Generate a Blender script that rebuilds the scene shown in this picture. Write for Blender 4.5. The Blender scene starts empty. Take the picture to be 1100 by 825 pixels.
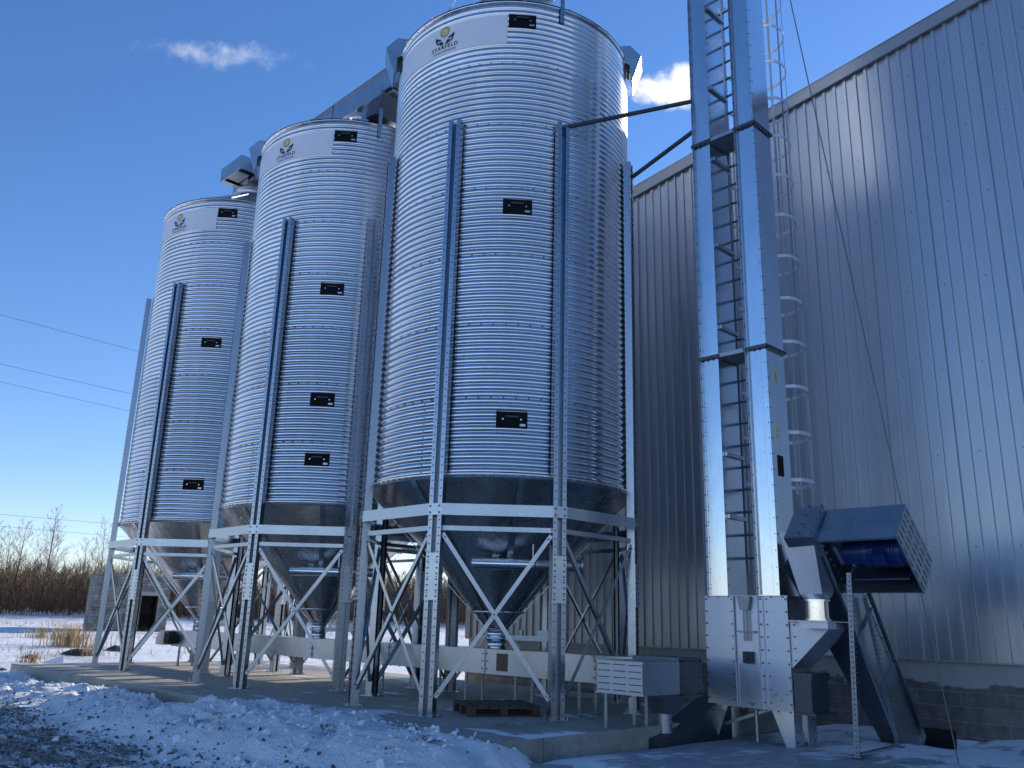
import bpy, math, random
from mathutils import Vector, Matrix, noise
random.seed(7)
R_ = math.radians
S = bpy.context.scene
COL = S.collection
X3, Y3, Z3 = Vector((1, 0, 0)), Vector((0, 1, 0)), Vector((0, 0, 1))

# ---------------------------------------------------------------- mesh helpers
class MB:
    def __init__(s):
        s.v = []; s.f = []; s.m = []; s.sm = []
    def add(s, vs, fs, mi=0, smooth=False):
        n = len(s.v); s.v.extend(tuple(v) for v in vs)
        for f in fs:
            s.f.append(tuple(i + n for i in f)); s.m.append(mi); s.sm.append(smooth)
        return s
    def box(s, a, b, mi=0):
        x0, y0, z0 = a; x1, y1, z1 = b
        vs = [(x0,y0,z0),(x1,y0,z0),(x1,y1,z0),(x0,y1,z0),(x0,y0,z1),(x1,y0,z1),(x1,y1,z1),(x0,y1,z1)]
        return s.add(vs, [(3,2,1,0),(4,5,6,7),(0,1,5,4),(1,2,6,5),(2,3,7,6),(3,0,4,7)], mi)
    def obox(s, c, ux, uy, uz, sx, sy, sz, mi=0):
        c = Vector(c); vs = []
        for k in ((-1,-1,-1),(1,-1,-1),(1,1,-1),(-1,1,-1),(-1,-1,1),(1,-1,1),(1,1,1),(-1,1,1)):
            vs.append(c + ux*(k[0]*sx/2) + uy*(k[1]*sy/2) + uz*(k[2]*sz/2))
        return s.add(vs, [(3,2,1,0),(4,5,6,7),(0,1,5,4),(1,2,6,5),(2,3,7,6),(3,0,4,7)], mi)
    def bar(s, p, q, w, h, up=Z3, mi=0):
        p = Vector(p); q = Vector(q); d = q - p; L = d.length; d.normalize()
        sd = d.cross(Vector(up))
        if sd.length < 1e-5: sd = d.cross(X3)
        sd.normalize(); u = sd.cross(d)
        return s.obox((p + q)/2, sd, d, u, w, L, h, mi)
    def angle(s, p, q, w, up=Z3, th=.005, mi=0):
        """an L-section steel bar"""
        p = Vector(p); q = Vector(q); d = (q - p).normalized()
        sd = d.cross(Vector(up)); sd.normalize(); u = sd.cross(d)
        s.bar(p, q, w, th, up, mi)
        o = sd*(w/2 - th/2) + u*(w/2 + th/2)
        return s.bar(p + o, q + o, th, w, up, mi)
    def tube(s, p, q, r, r2=None, n=10, cap=True, mi=0, smooth=True):
        p = Vector(p); q = Vector(q); d = (q - p).normalized(); r2 = r if r2 is None else r2
        a = d.cross(Z3) if abs(d.z) < .95 else d.cross(X3)
        a.normalize(); b = d.cross(a)
        vs = [c + a*(rr*math.cos(t)) + b*(rr*math.sin(t)) for c, rr in ((p, r), (q, r2)) for t in [2*math.pi*i/n for i in range(n)]]
        s.add(vs, [(i, (i+1) % n, n+(i+1) % n, n+i) for i in range(n)], mi, smooth)
        if cap:
            s.add(vs[:n], [tuple(range(n-1, -1, -1))], mi); s.add(vs[n:], [tuple(range(n))], mi)
        return s
    def path(s, pts, rad, n=6, mi=0, closed=False):
        pts = [Vector(p) for p in pts]; N = len(pts)
        if not hasattr(rad, '__len__'): rad = [rad]*N
        ring = []; prev = None
        for i, p in enumerate(pts):
            if closed: d = pts[(i+1) % N] - pts[i-1]
            else: d = pts[min(i+1, N-1)] - pts[max(i-1, 0)]
            d.normalize()
            if prev is None:
                a = d.cross(Z3) if abs(d.z) < .9 else d.cross(X3)
            else:
                a = prev - d*prev.dot(d)
            a.normalize(); prev = a; b = d.cross(a)
            ring += [p + a*(rad[i]*math.cos(2*math.pi*k/n)) + b*(rad[i]*math.sin(2*math.pi*k/n)) for k in range(n)]
        fs = []
        for i in range(N if closed else N-1):
            j = (i+1) % N
            for k in range(n):
                fs.append((i*n+k, i*n+(k+1) % n, j*n+(k+1) % n, j*n+k))
        return s.add(ring, fs, mi, True)
    def prism(s, pts, ext, mi=0):
        pts = [Vector(p) for p in pts]; n = len(pts); e = Vector(ext)
        vs = pts + [p + e for p in pts]
        fs = [tuple(range(n-1, -1, -1)), tuple(range(n, 2*n))] + [(i, (i+1) % n, n+(i+1) % n, n+i) for i in range(n)]
        return s.add(vs, fs, mi)
    def lathe(s, prof, c=(0, 0, 0), n=48, mi=0, a0=0, a1=360, smooth=True):
        c = Vector(c); full = abs(a1 - a0) >= 360; m = n if full else n + 1
        vs = []
        for r, z in prof:
            for i in range(m):
                t = R_(a0 + (a1-a0)*i/n); vs.append((c.x + r*math.cos(t), c.y + r*math.sin(t), c.z + z))
        fs = []
        for j in range(len(prof)-1):
            for i in range(n):
                k = (i+1) % m; fs.append((j*m+i, j*m+k, (j+1)*m+k, (j+1)*m+i))
        return s.add(vs, fs, mi, smooth)
    def bolt(s, p, nrm, r=.012, h=.01, mi=0):
        p = Vector(p); d = Vector(nrm).normalized()
        a = d.cross(Z3) if abs(d.z) < .9 else d.cross(X3)
        a.normalize(); b = d.cross(a)
        vs = [p + a*(r*math.cos(t)) + b*(r*math.sin(t)) for t in [math.pi*i/3 for i in range(6)]]
        vs += [v + d*h for v in vs]
        return s.add(vs, [(6,7,8,9,10,11)] + [(i, (i+1) % 6, 6+(i+1) % 6, 6+i) for i in range(6)], mi)
    def bolts(s, p, q, nrm, n, r=.012, h=.01, mi=0):
        p = Vector(p); q = Vector(q)
        for i in range(n): s.bolt(p.lerp(q, i/max(1, n-1)), nrm, r, h, mi)
        return s
    def strip(s, path, th, z0, z1, fn, mi=0):
        """folded sheet profile (list of 2-d points) pulled straight from z0 to z1; fn maps (x, y, z) to 3-d"""
        P = [Vector((p[0], p[1])) for p in path]; L = []; Rr = []
        for i, p in enumerate(P):
            d0 = (P[i] - P[i-1]).normalized() if i else (P[1] - P[0]).normalized()
            d1 = (P[i+1] - P[i]).normalized() if i < len(P)-1 else d0
            n0 = Vector((-d0.y, d0.x)); n1 = Vector((-d1.y, d1.x)); nn = (n0 + n1)
            nn = nn / max(nn.length_squared/2, .3)
            L.append(p + nn*th/2); Rr.append(p - nn*th/2)
        loop = L + Rr[::-1]; n = len(loop)
        vs = [fn(p.x, p.y, z) for z in (z0, z1) for p in loop]
        fs = [(i, (i+1) % n, n+(i+1) % n, n+i) for i in range(n)]
        k = len(P)
        for i in range(k-1):
            fs.append((i, n-1-i, n-2-i, i+1)); fs.append((n+i, n+i+1, 2*n-2-i, 2*n-1-i))
        return s.add(vs, fs, mi)
    def slotted(s, o, u, v, w, h, cols, rows, sw, sh, mi=0):
        """sheet panel with real slots cut through it"""
        o = Vector(o); ub = [0]; vb = [0]; ui = []; vi = []
        for c in range(cols):
            cx = w*(c+.5)/cols; ub += [cx - sw/2, cx + sw/2]
        for r in range(rows):
            cy = h*(r+.5)/rows; vb += [cy - sh/2, cy + sh/2]
        ub.append(w); vb.append(h); n = len(ub)
        vs = [o + u*x + v*y for y in vb for x in ub]
        fs = [(j*n+i, j*n+i+1, (j+1)*n+i+1, (j+1)*n+i) for j in range(len(vb)-1) for i in range(n-1) if not (i % 2 == 1 and j % 2 == 1)]
        return s.add(vs, fs, mi)
    def build(s, name, mats, parent=None, loc=(0, 0, 0)):
        me = bpy.data.meshes.new(name); me.from_pydata(s.v, [], s.f)
        if not isinstance(mats, (list, tuple)): mats = [mats]
        for m in mats: me.materials.append(m)
        me.polygons.foreach_set('material_index', s.m); me.polygons.foreach_set('use_smooth', s.sm)
        me.update()
        o = bpy.data.objects.new(name, me); COL.objects.link(o); o.location = loc
        if parent: o.parent = parent
        return o

def tag(o, label=None, cat=None, group=None, kind=None):
    if label: o['label'] = label
    if cat: o['category'] = cat
    if group: o['group'] = group
    if kind: o['kind'] = kind
    return o
def empty(name, loc=(0, 0, 0), rz=0):
    o = bpy.data.objects.new(name, None); COL.objects.link(o); o.location = loc; o.rotation_euler = (0, 0, rz)
    o.empty_display_size = .2
    return o
def copy_tree(o, parent=None):
    c = o.copy(); COL.objects.link(c)
    if parent: c.parent = parent
    for ch in [x for x in bpy.data.objects if x.parent == o]: copy_tree(ch, c)
    return c

# ---------------------------------------------------------------- materials
def new_mat(name):
    m = bpy.data.materials.new(name); m.use_nodes = True
    nt = m.node_tree; return m, nt, nt.nodes, nt.links, nt.nodes['Principled BSDF']
def ramp(N, pts, interp='LINEAR'):
    r = N.new('ShaderNodeValToRGB'); cr = r.color_ramp; cr.interpolation = interp
    while len(cr.elements) < len(pts): cr.elements.new(.5)
    for e, (p, c) in zip(cr.elements, pts):
        e.position = p; e.color = (c[0], c[1], c[2], 1) if hasattr(c, '__len__') else (c, c, c, 1)
    return r
def mix(N, L, fac, a, b, mode='MIX'):
    n = N.new('ShaderNodeMix'); n.data_type = 'RGBA'; n.blend_type = mode
    for sock, val in ((n.inputs[0], fac), (n.inputs[6], a), (n.inputs[7], b)):
        if hasattr(val, 'is_linked') or hasattr(val, 'links'): L.new(val, sock)
        elif hasattr(val, '__len__'): sock.default_value = (val[0], val[1], val[2], 1)
        else: sock.default_value = val
    return n.outputs[2]
def noise_n(N, L, vec, scale, detail=4, rough=.5, dims='3D'):
    n = N.new('ShaderNodeTexNoise'); n.noise_dimensions = dims
    n.inputs['Scale'].default_value = scale; n.inputs['Detail'].default_value = detail; n.inputs['Roughness'].default_value = rough
    if vec is not None: L.new(vec, n.inputs['Vector'])
    return n.outputs['Fac']
def math_n(N, L, op, a, b=0., c=None, clamp=False):
    n = N.new('ShaderNodeMath'); n.operation = op; n.use_clamp = clamp
    for i, v in enumerate((a, b) if c is None else (a, b, c)):
        if hasattr(v, 'links'): L.new(v, n.inputs[i])
        else: n.inputs[i].default_value = v
    return n.outputs[0]
def objco(N): return N.new('ShaderNodeTexCoord').outputs['Object']
def mapped(N, L, vec, scale):
    m = N.new('ShaderNodeMapping'); m.inputs['Scale'].default_value = scale; L.new(vec, m.inputs['Vector']); return m.outputs[0]
def bump(N, L, b, h, strength, dist):
    n = N.new('ShaderNodeBump'); n.inputs['Strength'].default_value = strength; n.inputs['Distance'].default_value = dist
    L.new(h, n.inputs['Height']); L.new(n.outputs[0], b.inputs['Normal'])

def galv(name, col=(.66, .68, .71), r0=.2, r1=.36, spangle=.09, streak=True, wave=0., haze=0.):
    m, nt, N, L, B = new_mat(name)
    co = objco(N)
    vo = N.new('ShaderNodeTexVoronoi'); vo.inputs['Scale'].default_value = 55; L.new(co, vo.inputs['Vector'])
    sp = N.new('ShaderNodeSeparateColor'); L.new(vo.outputs['Color'], sp.inputs[0])
    big = noise_n(N, L, mapped(N, L, co, (1.3, 1.3, .35 if streak else 1.3)), 2.2, 5, .6)
    k = math_n(N, L, 'MULTIPLY_ADD', sp.outputs[0], spangle*2, 1 - spangle)
    k = math_n(N, L, 'MULTIPLY', k, math_n(N, L, 'MULTIPLY_ADD', big, .34, .83))
    vm = N.new('ShaderNodeVectorMath'); vm.operation = 'SCALE'; vm.inputs[0].default_value = col; L.new(k, vm.inputs['Scale'])
    L.new(vm.outputs[0], B.inputs['Base Color']); B.inputs['Metallic'].default_value = 1
    mr = N.new('ShaderNodeMapRange'); mr.inputs['From Min'].default_value = .3; mr.inputs['From Max'].default_value = .7
    mr.inputs['To Min'].default_value = r0; mr.inputs['To Max'].default_value = r1
    rn = math_n(N, L, 'MULTIPLY_ADD', sp.outputs[1], .15, math_n(N, L, 'MULTIPLY', big, .85)); L.new(rn, mr.inputs['Value'])
    L.new(mr.outputs[0], B.inputs['Roughness'])
    if haze:
        sx = N.new('ShaderNodeSeparateXYZ'); L.new(co, sx.inputs[0])
        row = math_n(N, L, 'FLOOR', math_n(N, L, 'MULTIPLY', math_n(N, L, 'SUBTRACT', sx.outputs[2], 3.212), 1/1.118))
        sec = math_n(N, L, 'FLOOR', math_n(N, L, 'ADD', math_n(N, L, 'MULTIPLY', math_n(N, L, 'ARCTAN2', sx.outputs[1], sx.outputs[0]), 3/6.2832), math_n(N, L, 'MULTIPLY', row, .5)))
        wnz = N.new('ShaderNodeTexWhiteNoise'); wnz.noise_dimensions = '2D'; cmb = N.new('ShaderNodeCombineXYZ'); L.new(row, cmb.inputs[0]); L.new(sec, cmb.inputs[1]); L.new(cmb.outputs[0], wnz.inputs['Vector'])
        oi = N.new('ShaderNodeObjectInfo')
        v_ = math_n(N, L, 'FRACT', math_n(N, L, 'ADD', wnz.outputs[0], math_n(N, L, 'MULTIPLY', oi.outputs['Random'], 7.3)))
        vm2 = N.new('ShaderNodeVectorMath'); vm2.operation = 'SCALE'; L.new(vm.outputs[0], vm2.inputs[0]); L.new(math_n(N, L, 'MULTIPLY_ADD', v_, .17, .84), vm2.inputs['Scale']); vm = vm2
        L.new(vm.outputs[0], B.inputs['Base Color'])
        L.new(math_n(N, L, 'ADD', mr.outputs[0], math_n(N, L, 'MULTIPLY', v_, .07)), B.inputs['Roughness'])
        B2 = N.new('ShaderNodeBsdfPrincipled'); L.new(vm.outputs[0], B2.inputs['Base Color']); B2.inputs['Metallic'].default_value = 1; B2.inputs['Roughness'].default_value = .42
        mx = N.new('ShaderNodeMixShader'); mx.inputs[0].default_value = haze; L.new(B.outputs[0], mx.inputs[1]); L.new(B2.outputs[0], mx.inputs[2])
        L.new(mx.outputs[0], N['Material Output'].inputs['Surface'])
    if wave:
        w = noise_n(N, L, mapped(N, L, co, (1, 1, .5)), 3.2, 2, .5); bump(N, L, B, w, .35, wave)
    return m
M = {}
M['shell'] = galv('galvanised_shell', (.68, .70, .74), .07, .14, .03, haze=.22)
M['leg'] = galv('galvanised_leg', (.36, .39, .44), .22, .36, .07)
M['brace'] = galv('galvanised_brace', (.42, .45, .49), .26, .42, .07)
M['cone'] = galv('galvanised_hopper', (.58, .60, .62), .22, .36, .06, wave=.05)
M['sheet'] = galv('galvanised_sheet', (.46, .49, .53), .26, .38, .05, False, wave=.012)
M['trunk'] = galv('bright_trunk_sheet', (.66, .69, .73), .13, .2, .04, True, wave=.008)
M['boot'] = galv('boot_sheet', (.62, .64, .69), .42, .54, .04, True, wave=.012)
M['pipe'] = galv('bright_pipe', (.75, .77, .8), .12, .22, .04, False)
M['duct'] = galv('dark_duct', (.40, .42, .45), .34, .5, .1, False, wave=.015)
M['leg_plate'] = galv('leg_plate', (.72, .75, .79), .3, .42, .04, True)
M['guard'] = galv('guard_sheet', (.40, .44, .49), .38, .5, .05, False)
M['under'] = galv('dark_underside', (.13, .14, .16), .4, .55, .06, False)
M['rail'] = galv('ladder_steel', (.16, .175, .20), .35, .5, .06)
M['darkleg'] = galv('weathered_bar', (.30, .32, .35), .4, .55, .1)

def plain(name, col, rough=.5, metal=0., var=.15, scale=8, b=0.):
    m, nt, N, L, B = new_mat(name); co = objco(N)
    n = noise_n(N, L, co, scale, 5, .6)
    c = mix(N, L, n, [x*(1-var) for x in col], [min(1, x*(1+var)) for x in col]); L.new(c, B.inputs['Base Color'])
    B.inputs['Metallic'].default_value = metal
    rr = math_n(N, L, 'MULTIPLY_ADD', n, .2, rough - .1); L.new(rr, B.inputs['Roughness'])
    if b: bump(N, L, B, noise_n(N, L, co, scale*6, 4, .6), .6, b)
    return m
M['bolt'] = plain('bolt_steel', (.16, .165, .18), .5, .7, .15, 20)
M['seam_bolt'] = plain('seam_bolt', (.13, .14, .16), .55, .3, .2, 20)
M['black'] = plain('black_plastic', (.008, .008, .010), .62, 0, .2, 20)
M['dark_steel'] = plain('dark_steel', (.055, .06, .07), .6, .3, .2, 20)
M['hoop'] = plain('dull_zinc', (.68, .70, .74), .42, .35, .1, 9)
M['black'].node_tree.nodes['Principled BSDF'].inputs['Specular IOR Level'].default_value = .12
M['shade_black'] = plain('inside_shade_black', (.01, .01, .011), .8)  # near-black, puts the shade of dark interiors into the colour
M['white'] = plain('white_vinyl', (.78, .78, .82), .42, 0, .03, 3)
M['gold'] = plain('gold_print', (.50, .36, .10), .45, 0, .1, 12)
M['cream'] = plain('cream_print', (.74, .66, .42), .45, 0, .05, 12)
M['green'] = plain('dark_green_print', (.012, .045, .035), .45, 0, .1, 12)
M['ink'] = plain('dark_print', (.03, .04, .06), .45, 0, .1, 12)
M['blue'] = plain('blue_motor_paint', (.012, .035, .17), .35, 0, .1, 8)
M['yellow'] = plain('yellow_label', (.75, .58, .02), .5, 0, .05, 8)
M['wood'] = plain('old_wood', (.075, .055, .042), .8, 0, .45, 6, .004)
M['cable'] = plain('steel_cable', (.16, .17, .18), .45, .8, .1, 20)
M['wire'] = plain('power_wire', (.10, .11, .14), .6, 0, .1, 20)
M['rust'] = plain('rusty_plate', (.17, .105, .075), .75, .2, .35, 14)
M['trim'] = plain('grey_trim', (.29, .31, .34), .42, .3, .08, 3)
M['roof'] = plain('grey_roof', (.22, .23, .25), .5, .4, .1, 2)
M['bark'] = plain('bark', (.095, .072, .055), .9, 0, .35, 5)
M['twig'] = plain('bare_twigs', (.15, .10, .066), .9, 0, .3, .6)
M['birch'] = plain('birch_bark', (.30, .255, .23), .85, 0, .4, 3)
M['thatch'] = plain('thicket_stems', (.16, .105, .06), .9, 0, .5, .25)
M['drygrass'] = plain('dry_grass', (.42, .29, .14), .85, 0, .3, 3)
M['soil'] = plain('dark_soil', (.06, .045, .035), .95, 0, .4, 6, .03)

def siding_mat():
    m, nt, N, L, B = new_mat('grey_siding'); co = objco(N)
    n = noise_n(N, L, mapped(N, L, co, (.9, .9, .12)), 1.6, 4, .6)
    sp = N.new('ShaderNodeSeparateXYZ'); L.new(co, sp.inputs[0])
    pan = N.new('ShaderNodeTexWhiteNoise'); pan.noise_dimensions = '1D'
    L.new(math_n(N, L, 'FLOOR', math_n(N, L, 'MULTIPLY', sp.outputs[0], 1/1.14)), pan.inputs['W'])
    k = math_n(N, L, 'MULTIPLY_ADD', n, .5, math_n(N, L, 'MULTIPLY', pan.outputs[0], .16))
    L.new(mix(N, L, k, (.37, .40, .445), (.50, .53, .575)), B.inputs['Base Color'])
    st = math_n(N, L, 'ADD', sp.outputs[2], math_n(N, L, 'MULTIPLY', noise_n(N, L, mapped(N, L, co, (2.2, 2.2, .35)), 2.5, 6, .7), 1.3))
    dm = N.new('ShaderNodeMapRange'); dm.inputs['From Min'].default_value = 2.3; dm.inputs['From Max'].default_value = 1.25; dm.inputs['To Max'].default_value = .45; L.new(st, dm.inputs['Value'])
    L.new(mix(N, L, dm.outputs[0], mix(N, L, k, (.37, .40, .445), (.50, .53, .575)), (.27, .26, .24)), B.inputs['Base Color'])
    B.inputs['Metallic'].default_value = .62
    L.new(math_n(N, L, 'MULTIPLY_ADD', n, .18, .23), B.inputs['Roughness'])
    bump(N, L, B, noise_n(N, L, mapped(N, L, co, (1, 1, .35)), 2.4, 2, .5), .3, .01)
    return m
M['siding'] = siding_mat()

def plinth_mat():
    m, nt, N, L, B = new_mat('plinth_concrete'); co = objco(N)
    sp = N.new('ShaderNodeSeparateXYZ'); L.new(co, sp.inputs[0])
    br = N.new('ShaderNodeTexBrick'); cm = N.new('ShaderNodeCombineXYZ')
    L.new(math_n(N, L, 'ADD', sp.outputs[0], sp.outputs[1]), cm.inputs[0]); L.new(sp.outputs[2], cm.inputs[1]); L.new(cm.outputs[0], br.inputs['Vector'])
    br.inputs['Scale'].default_value = 1; br.inputs['Brick Width'].default_value = .62; br.inputs['Row Height'].default_value = .205
    br.inputs['Mortar Size'].default_value = .007; br.inputs['Color1'].default_value = (.105, .10, .095, 1); br.inputs['Color2'].default_value = (.14, .135, .125, 1); br.inputs['Mortar'].default_value = (.19, .185, .175, 1)
    n1 = noise_n(N, L, co, 5, 6, .65); n2 = noise_n(N, L, mapped(N, L, co, (1, 1, 1.6)), 1.7, 6, .7)
    edge = math_n(N, L, 'ADD', sp.outputs[2], math_n(N, L, 'MULTIPLY', math_n(N, L, 'SUBTRACT', n2, .5), .55))
    f = N.new('ShaderNodeMapRange'); f.inputs['From Min'].default_value = .5; f.inputs['From Max'].default_value = .53; L.new(edge, f.inputs['Value'])
    top = mix(N, L, n1, (.30, .29, .27), (.40, .385, .36))
    low = mix(N, L, 1., br.outputs['Color'], ramp_out(N, L, n1, [(.3, .55), (.7, 1.35)]), 'MULTIPLY')
    L.new(mix(N, L, f.outputs[0], low, top), B.inputs['Base Color'])
    L.new(math_n(N, L, 'MULTIPLY_ADD', f.outputs[0], .3, .55), B.inputs['Roughness'])
    bump(N, L, B, math_n(N, L, 'ADD', n1, math_n(N, L, 'MULTIPLY', br.outputs['Fac'], -.6)), .5, .012)
    return m
def ramp_out(N, L, fac, pts):
    r = ramp(N, pts); L.new(fac, r.inputs[0]); return r.outputs[0]
M['plinth'] = plinth_mat()

def pad_mat():
    m, nt, N, L, B = new_mat('pad_concrete'); co = objco(N)
    n1 = noise_n(N, L, co, 1.1, 6, .62); n2 = noise_n(N, L, co, 14, 5, .6); n3 = noise_n(N, L, mapped(N, L, co, (.5, 1, 1)), .55, 5, .6)
    base = mix(N, L, n1, (.33, .30, .25), (.45, .41, .345))
    base = mix(N, L, 1., base, ramp_out(N, L, n2, [(.2, .75), (.8, 1.15)]), 'MULTIPLY')
    cr = N.new('ShaderNodeTexVoronoi'); cr.feature = 'DISTANCE_TO_EDGE'; cr.inputs['Scale'].default_value = .33; L.new(mapped(N, L, co, (1, 1, 0)), cr.inputs['Vector'])
    base = mix(N, L, ramp_out(N, L, cr.outputs['Distance'], [(.0, .7), (.006, 0)]), base, (.08, .075, .07))
    sn = noise_n(N, L, mapped(N, L, co, (.8, .8, 1)), 2.6, 6, .75)
    base = mix(N, L, ramp_out(N, L, sn, [(.55, 0), (.68, .55)]), base, (.17, .145, .115))
    wet = ramp_out(N, L, n3, [(.50, 0), (.60, 1)])
    base = mix(N, L, wet, base, mix(N, L, .62, base, (.10, .095, .09)))
    sp = N.new('ShaderNodeSeparateXYZ'); L.new(co, sp.inputs[0])
    def mr(v, a, b_, c, d):
        m_ = N.new('ShaderNodeMapRange'); m_.inputs['From Min'].default_value = a; m_.inputs['From Max'].default_value = b_; m_.inputs['To Min'].default_value = c; m_.inputs['To Max'].default_value = d; L.new(v, m_.inputs['Value']); return m_.outputs[0]
    near = math_n(N, L, 'MULTIPLY', mr(sp.outputs[0], -15, -11.5, 0, 1), mr(sp.outputs[1], 7.6, 9.0, 1, 0))
    snow = math_n(N, L, 'ADD', noise_n(N, L, mapped(N, L, co, (.7, 1.2, 1)), .9, 7, .66), math_n(N, L, 'MULTIPLY', near, .075))
    snow = ramp_out(N, L, snow, [(.60, 0), (.65, 1)])
    snow = math_n(N, L, 'MULTIPLY', snow, math_n(N, L, 'GREATER_THAN', sp.outputs[2], -.003))
    L.new(mix(N, L, snow, base, (.80, .81, .84)), B.inputs['Base Color'])
    rr = math_n(N, L, 'MULTIPLY_ADD', wet, -.42, .82); L.new(rr, B.inputs['Roughness'])
    bump(N, L, B, math_n(N, L, 'ADD', n2, math_n(N, L, 'MULTIPLY', snow, 1.2)), .4, .008)
    return m
M['pad'] = pad_mat()

def ground_mat():
    m, nt, N, L, B = new_mat('snowy_ground'); co = objco(N)
    at = N.new('ShaderNodeAttribute'); at.attribute_name = 'cover'
    sp = N.new('ShaderNodeSeparateColor'); L.new(at.outputs['Color'], sp.inputs[0])   # r gravel, g old ice, b dry field
    nA = noise_n(N, L, co, .8, 7, .65); nB = noise_n(N, L, co, 6, 6, .65); nC = noise_n(N, L, co, 38, 4, .6); nD = noise_n(N, L, mapped(N, L, co, (.38, 1.1, 1)), 3.2, 6, .7)
    snow = mix(N, L, nB, (.78, .785, .80), (.90, .90, .91))
    vo = N.new('ShaderNodeTexVoronoi'); vo.inputs['Scale'].default_value = 26; L.new(co, vo.inputs['Vector'])
    vs = N.new('ShaderNodeSeparateColor'); L.new(vo.outputs['Color'], vs.inputs[0])
    grav = mix(N, L, vs.outputs[0], (.11, .103, .095), (.36, .34, .31))
    grav = mix(N, L, nA, mix(N, L, .4, grav, (.06, .055, .05)), grav)
    t = math_n(N, L, 'ADD', math_n(N, L, 'MULTIPLY', math_n(N, L, 'SUBTRACT', nD, .5), 1.5), math_n(N, L, 'MULTIPLY', math_n(N, L, 'SUBTRACT', nC, .5), .9))
    g = math_n(N, L, 'ADD', sp.outputs[0], t)
    gm = ramp_out(N, L, g, [(.44, 0), (.56, 1)])
    dirty = mix(N, L, ramp_out(N, L, nA, [(.35, 0), (.75, .4)]), snow, (.42, .40, .37))
    snow2 = mix(N, L, sp.outputs[0], snow, dirty)
    colr = mix(N, L, gm, snow2, grav)
    # old ice / packed snow over concrete
    ice = mix(N, L, ramp_out(N, L, nB, [(.35, 0), (.7, 1)]), (.28, .28, .285), (.50, .50, .51))
    im = math_n(N, L, 'ADD', sp.outputs[1], math_n(N, L, 'MULTIPLY', math_n(N, L, 'SUBTRACT', noise_n(N, L, mapped(N, L, co, (1, .55, 1)), 1.5, 7, .7), .5), 1.7))
    imk = ramp_out(N, L, im, [(.5, 0), (.62, 1)])
    colr = mix(N, L, imk, colr, ice)
    # straw coloured stubble poking through the field
    fm = math_n(N, L, 'MULTIPLY', sp.outputs[2], ramp_out(N, L, noise_n(N, L, co, .33, 7, .7), [(.5, 0), (.62, .8)]))
    fm = math_n(N, L, 'MULTIPLY', fm, ramp_out(N, L, nB, [(.35, 0), (.6, 1)]))
    colr = mix(N, L, fm, colr, (.30, .225, .13))
    L.new(colr, B.inputs['Base Color'])
    L.new(math_n(N, L, 'SUBTRACT', .75, math_n(N, L, 'MULTIPLY', imk, .28)), B.inputs['Roughness'])
    h = math_n(N, L, 'ADD', math_n(N, L, 'MULTIPLY', nB, 1.), math_n(N, L, 'MULTIPLY', nC, .45))
    h = math_n(N, L, 'ADD', h, math_n(N, L, 'MULTIPLY', gm, math_n(N, L, 'MULTIPLY', vs.outputs[1], .5)))
    h = math_n(N, L, 'ADD', h, math_n(N, L, 'MULTIPLY', nD, 1.1))
    bump(N, L, B, h, .75, .07)
    return m
M['ground'] = ground_mat()

def hut_mat():
    m, nt, N, L, B = new_mat('rough_block_wall'); co = objco(N)
    sp = N.new('ShaderNodeSeparateXYZ'); L.new(co, sp.inputs[0])
    cm = N.new('ShaderNodeCombineXYZ'); L.new(math_n(N, L, 'ADD', sp.outputs[0], sp.outputs[1]), cm.inputs[0]); L.new(sp.outputs[2], cm.inputs[1])
    br = N.new('ShaderNodeTexBrick'); L.new(cm.outputs[0], br.inputs['Vector']); br.inputs['Scale'].default_value = 1
    br.inputs['Brick Width'].default_value = .38; br.inputs['Row Height'].default_value = .19; br.inputs['Mortar Size'].default_value = .014; br.inputs['Mortar Smooth'].default_value = .6
    br.inputs['Color1'].default_value = (.20, .185, .165, 1); br.inputs['Color2'].default_value = (.31, .29, .26, 1); br.inputs['Mortar'].default_value = (.13, .12, .11, 1)
    n = noise_n(N, L, co, 1.4, 6, .7)
    L.new(mix(N, L, 1., br.outputs['Color'], ramp_out(N, L, noise_n(N, L, co, 2.6, 8, .75), [(.32, .35), (.68, 1.6)]), 'MULTIPLY'), B.inputs['Base Color']); B.inputs['Roughness'].default_value = .9
    bump(N, L, B, math_n(N, L, 'SUBTRACT', n, br.outputs['Fac']), .6, .03)
    return m
M['hut'] = hut_mat()

# ---------------------------------------------------------------- camera, sky, sun
cam = bpy.data.cameras.new('camera'); co_ = bpy.data.objects.new('camera', cam); COL.objects.link(co_); S.camera = co_
fw = Vector((-0.68688109, 0.67522111, 0.26883233)); rt = Vector((0.70599565, 0.70772887, 0.02626762)); up = rt.cross(fw)
fw.normalize(); up = (up - fw*up.dot(fw)).normalized(); rt = fw.cross(up)
mw = Matrix(((rt.x, up.x, -fw.x, 0), (rt.y, up.y, -fw.y, 0), (rt.z, up.z, -fw.z, 1.2188), (0, 0, 0, 1)))
co_.matrix_world = mw
cam.sensor_width = 36; cam.lens = 36*916.3/1100; cam.clip_start = .05; cam.clip_end = 6000

SUN_AZ, SUN_EL = -5.0, 23.0     # degrees clockwise from +Y, above the horizon
sd = Vector((math.sin(R_(SUN_AZ))*math.cos(R_(SUN_EL)), math.cos(R_(SUN_AZ))*math.cos(R_(SUN_EL)), math.sin(R_(SUN_EL))))
sl = bpy.data.lights.new('sun', 'SUN'); sl.energy = 5.0; sl.angle = R_(.53); sl.color = (1, .93, .83)
so = bpy.data.objects.new('sun', sl); COL.objects.link(so); so.rotation_euler = (-sd).to_track_quat('-Z', 'Y').to_euler()

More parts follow.
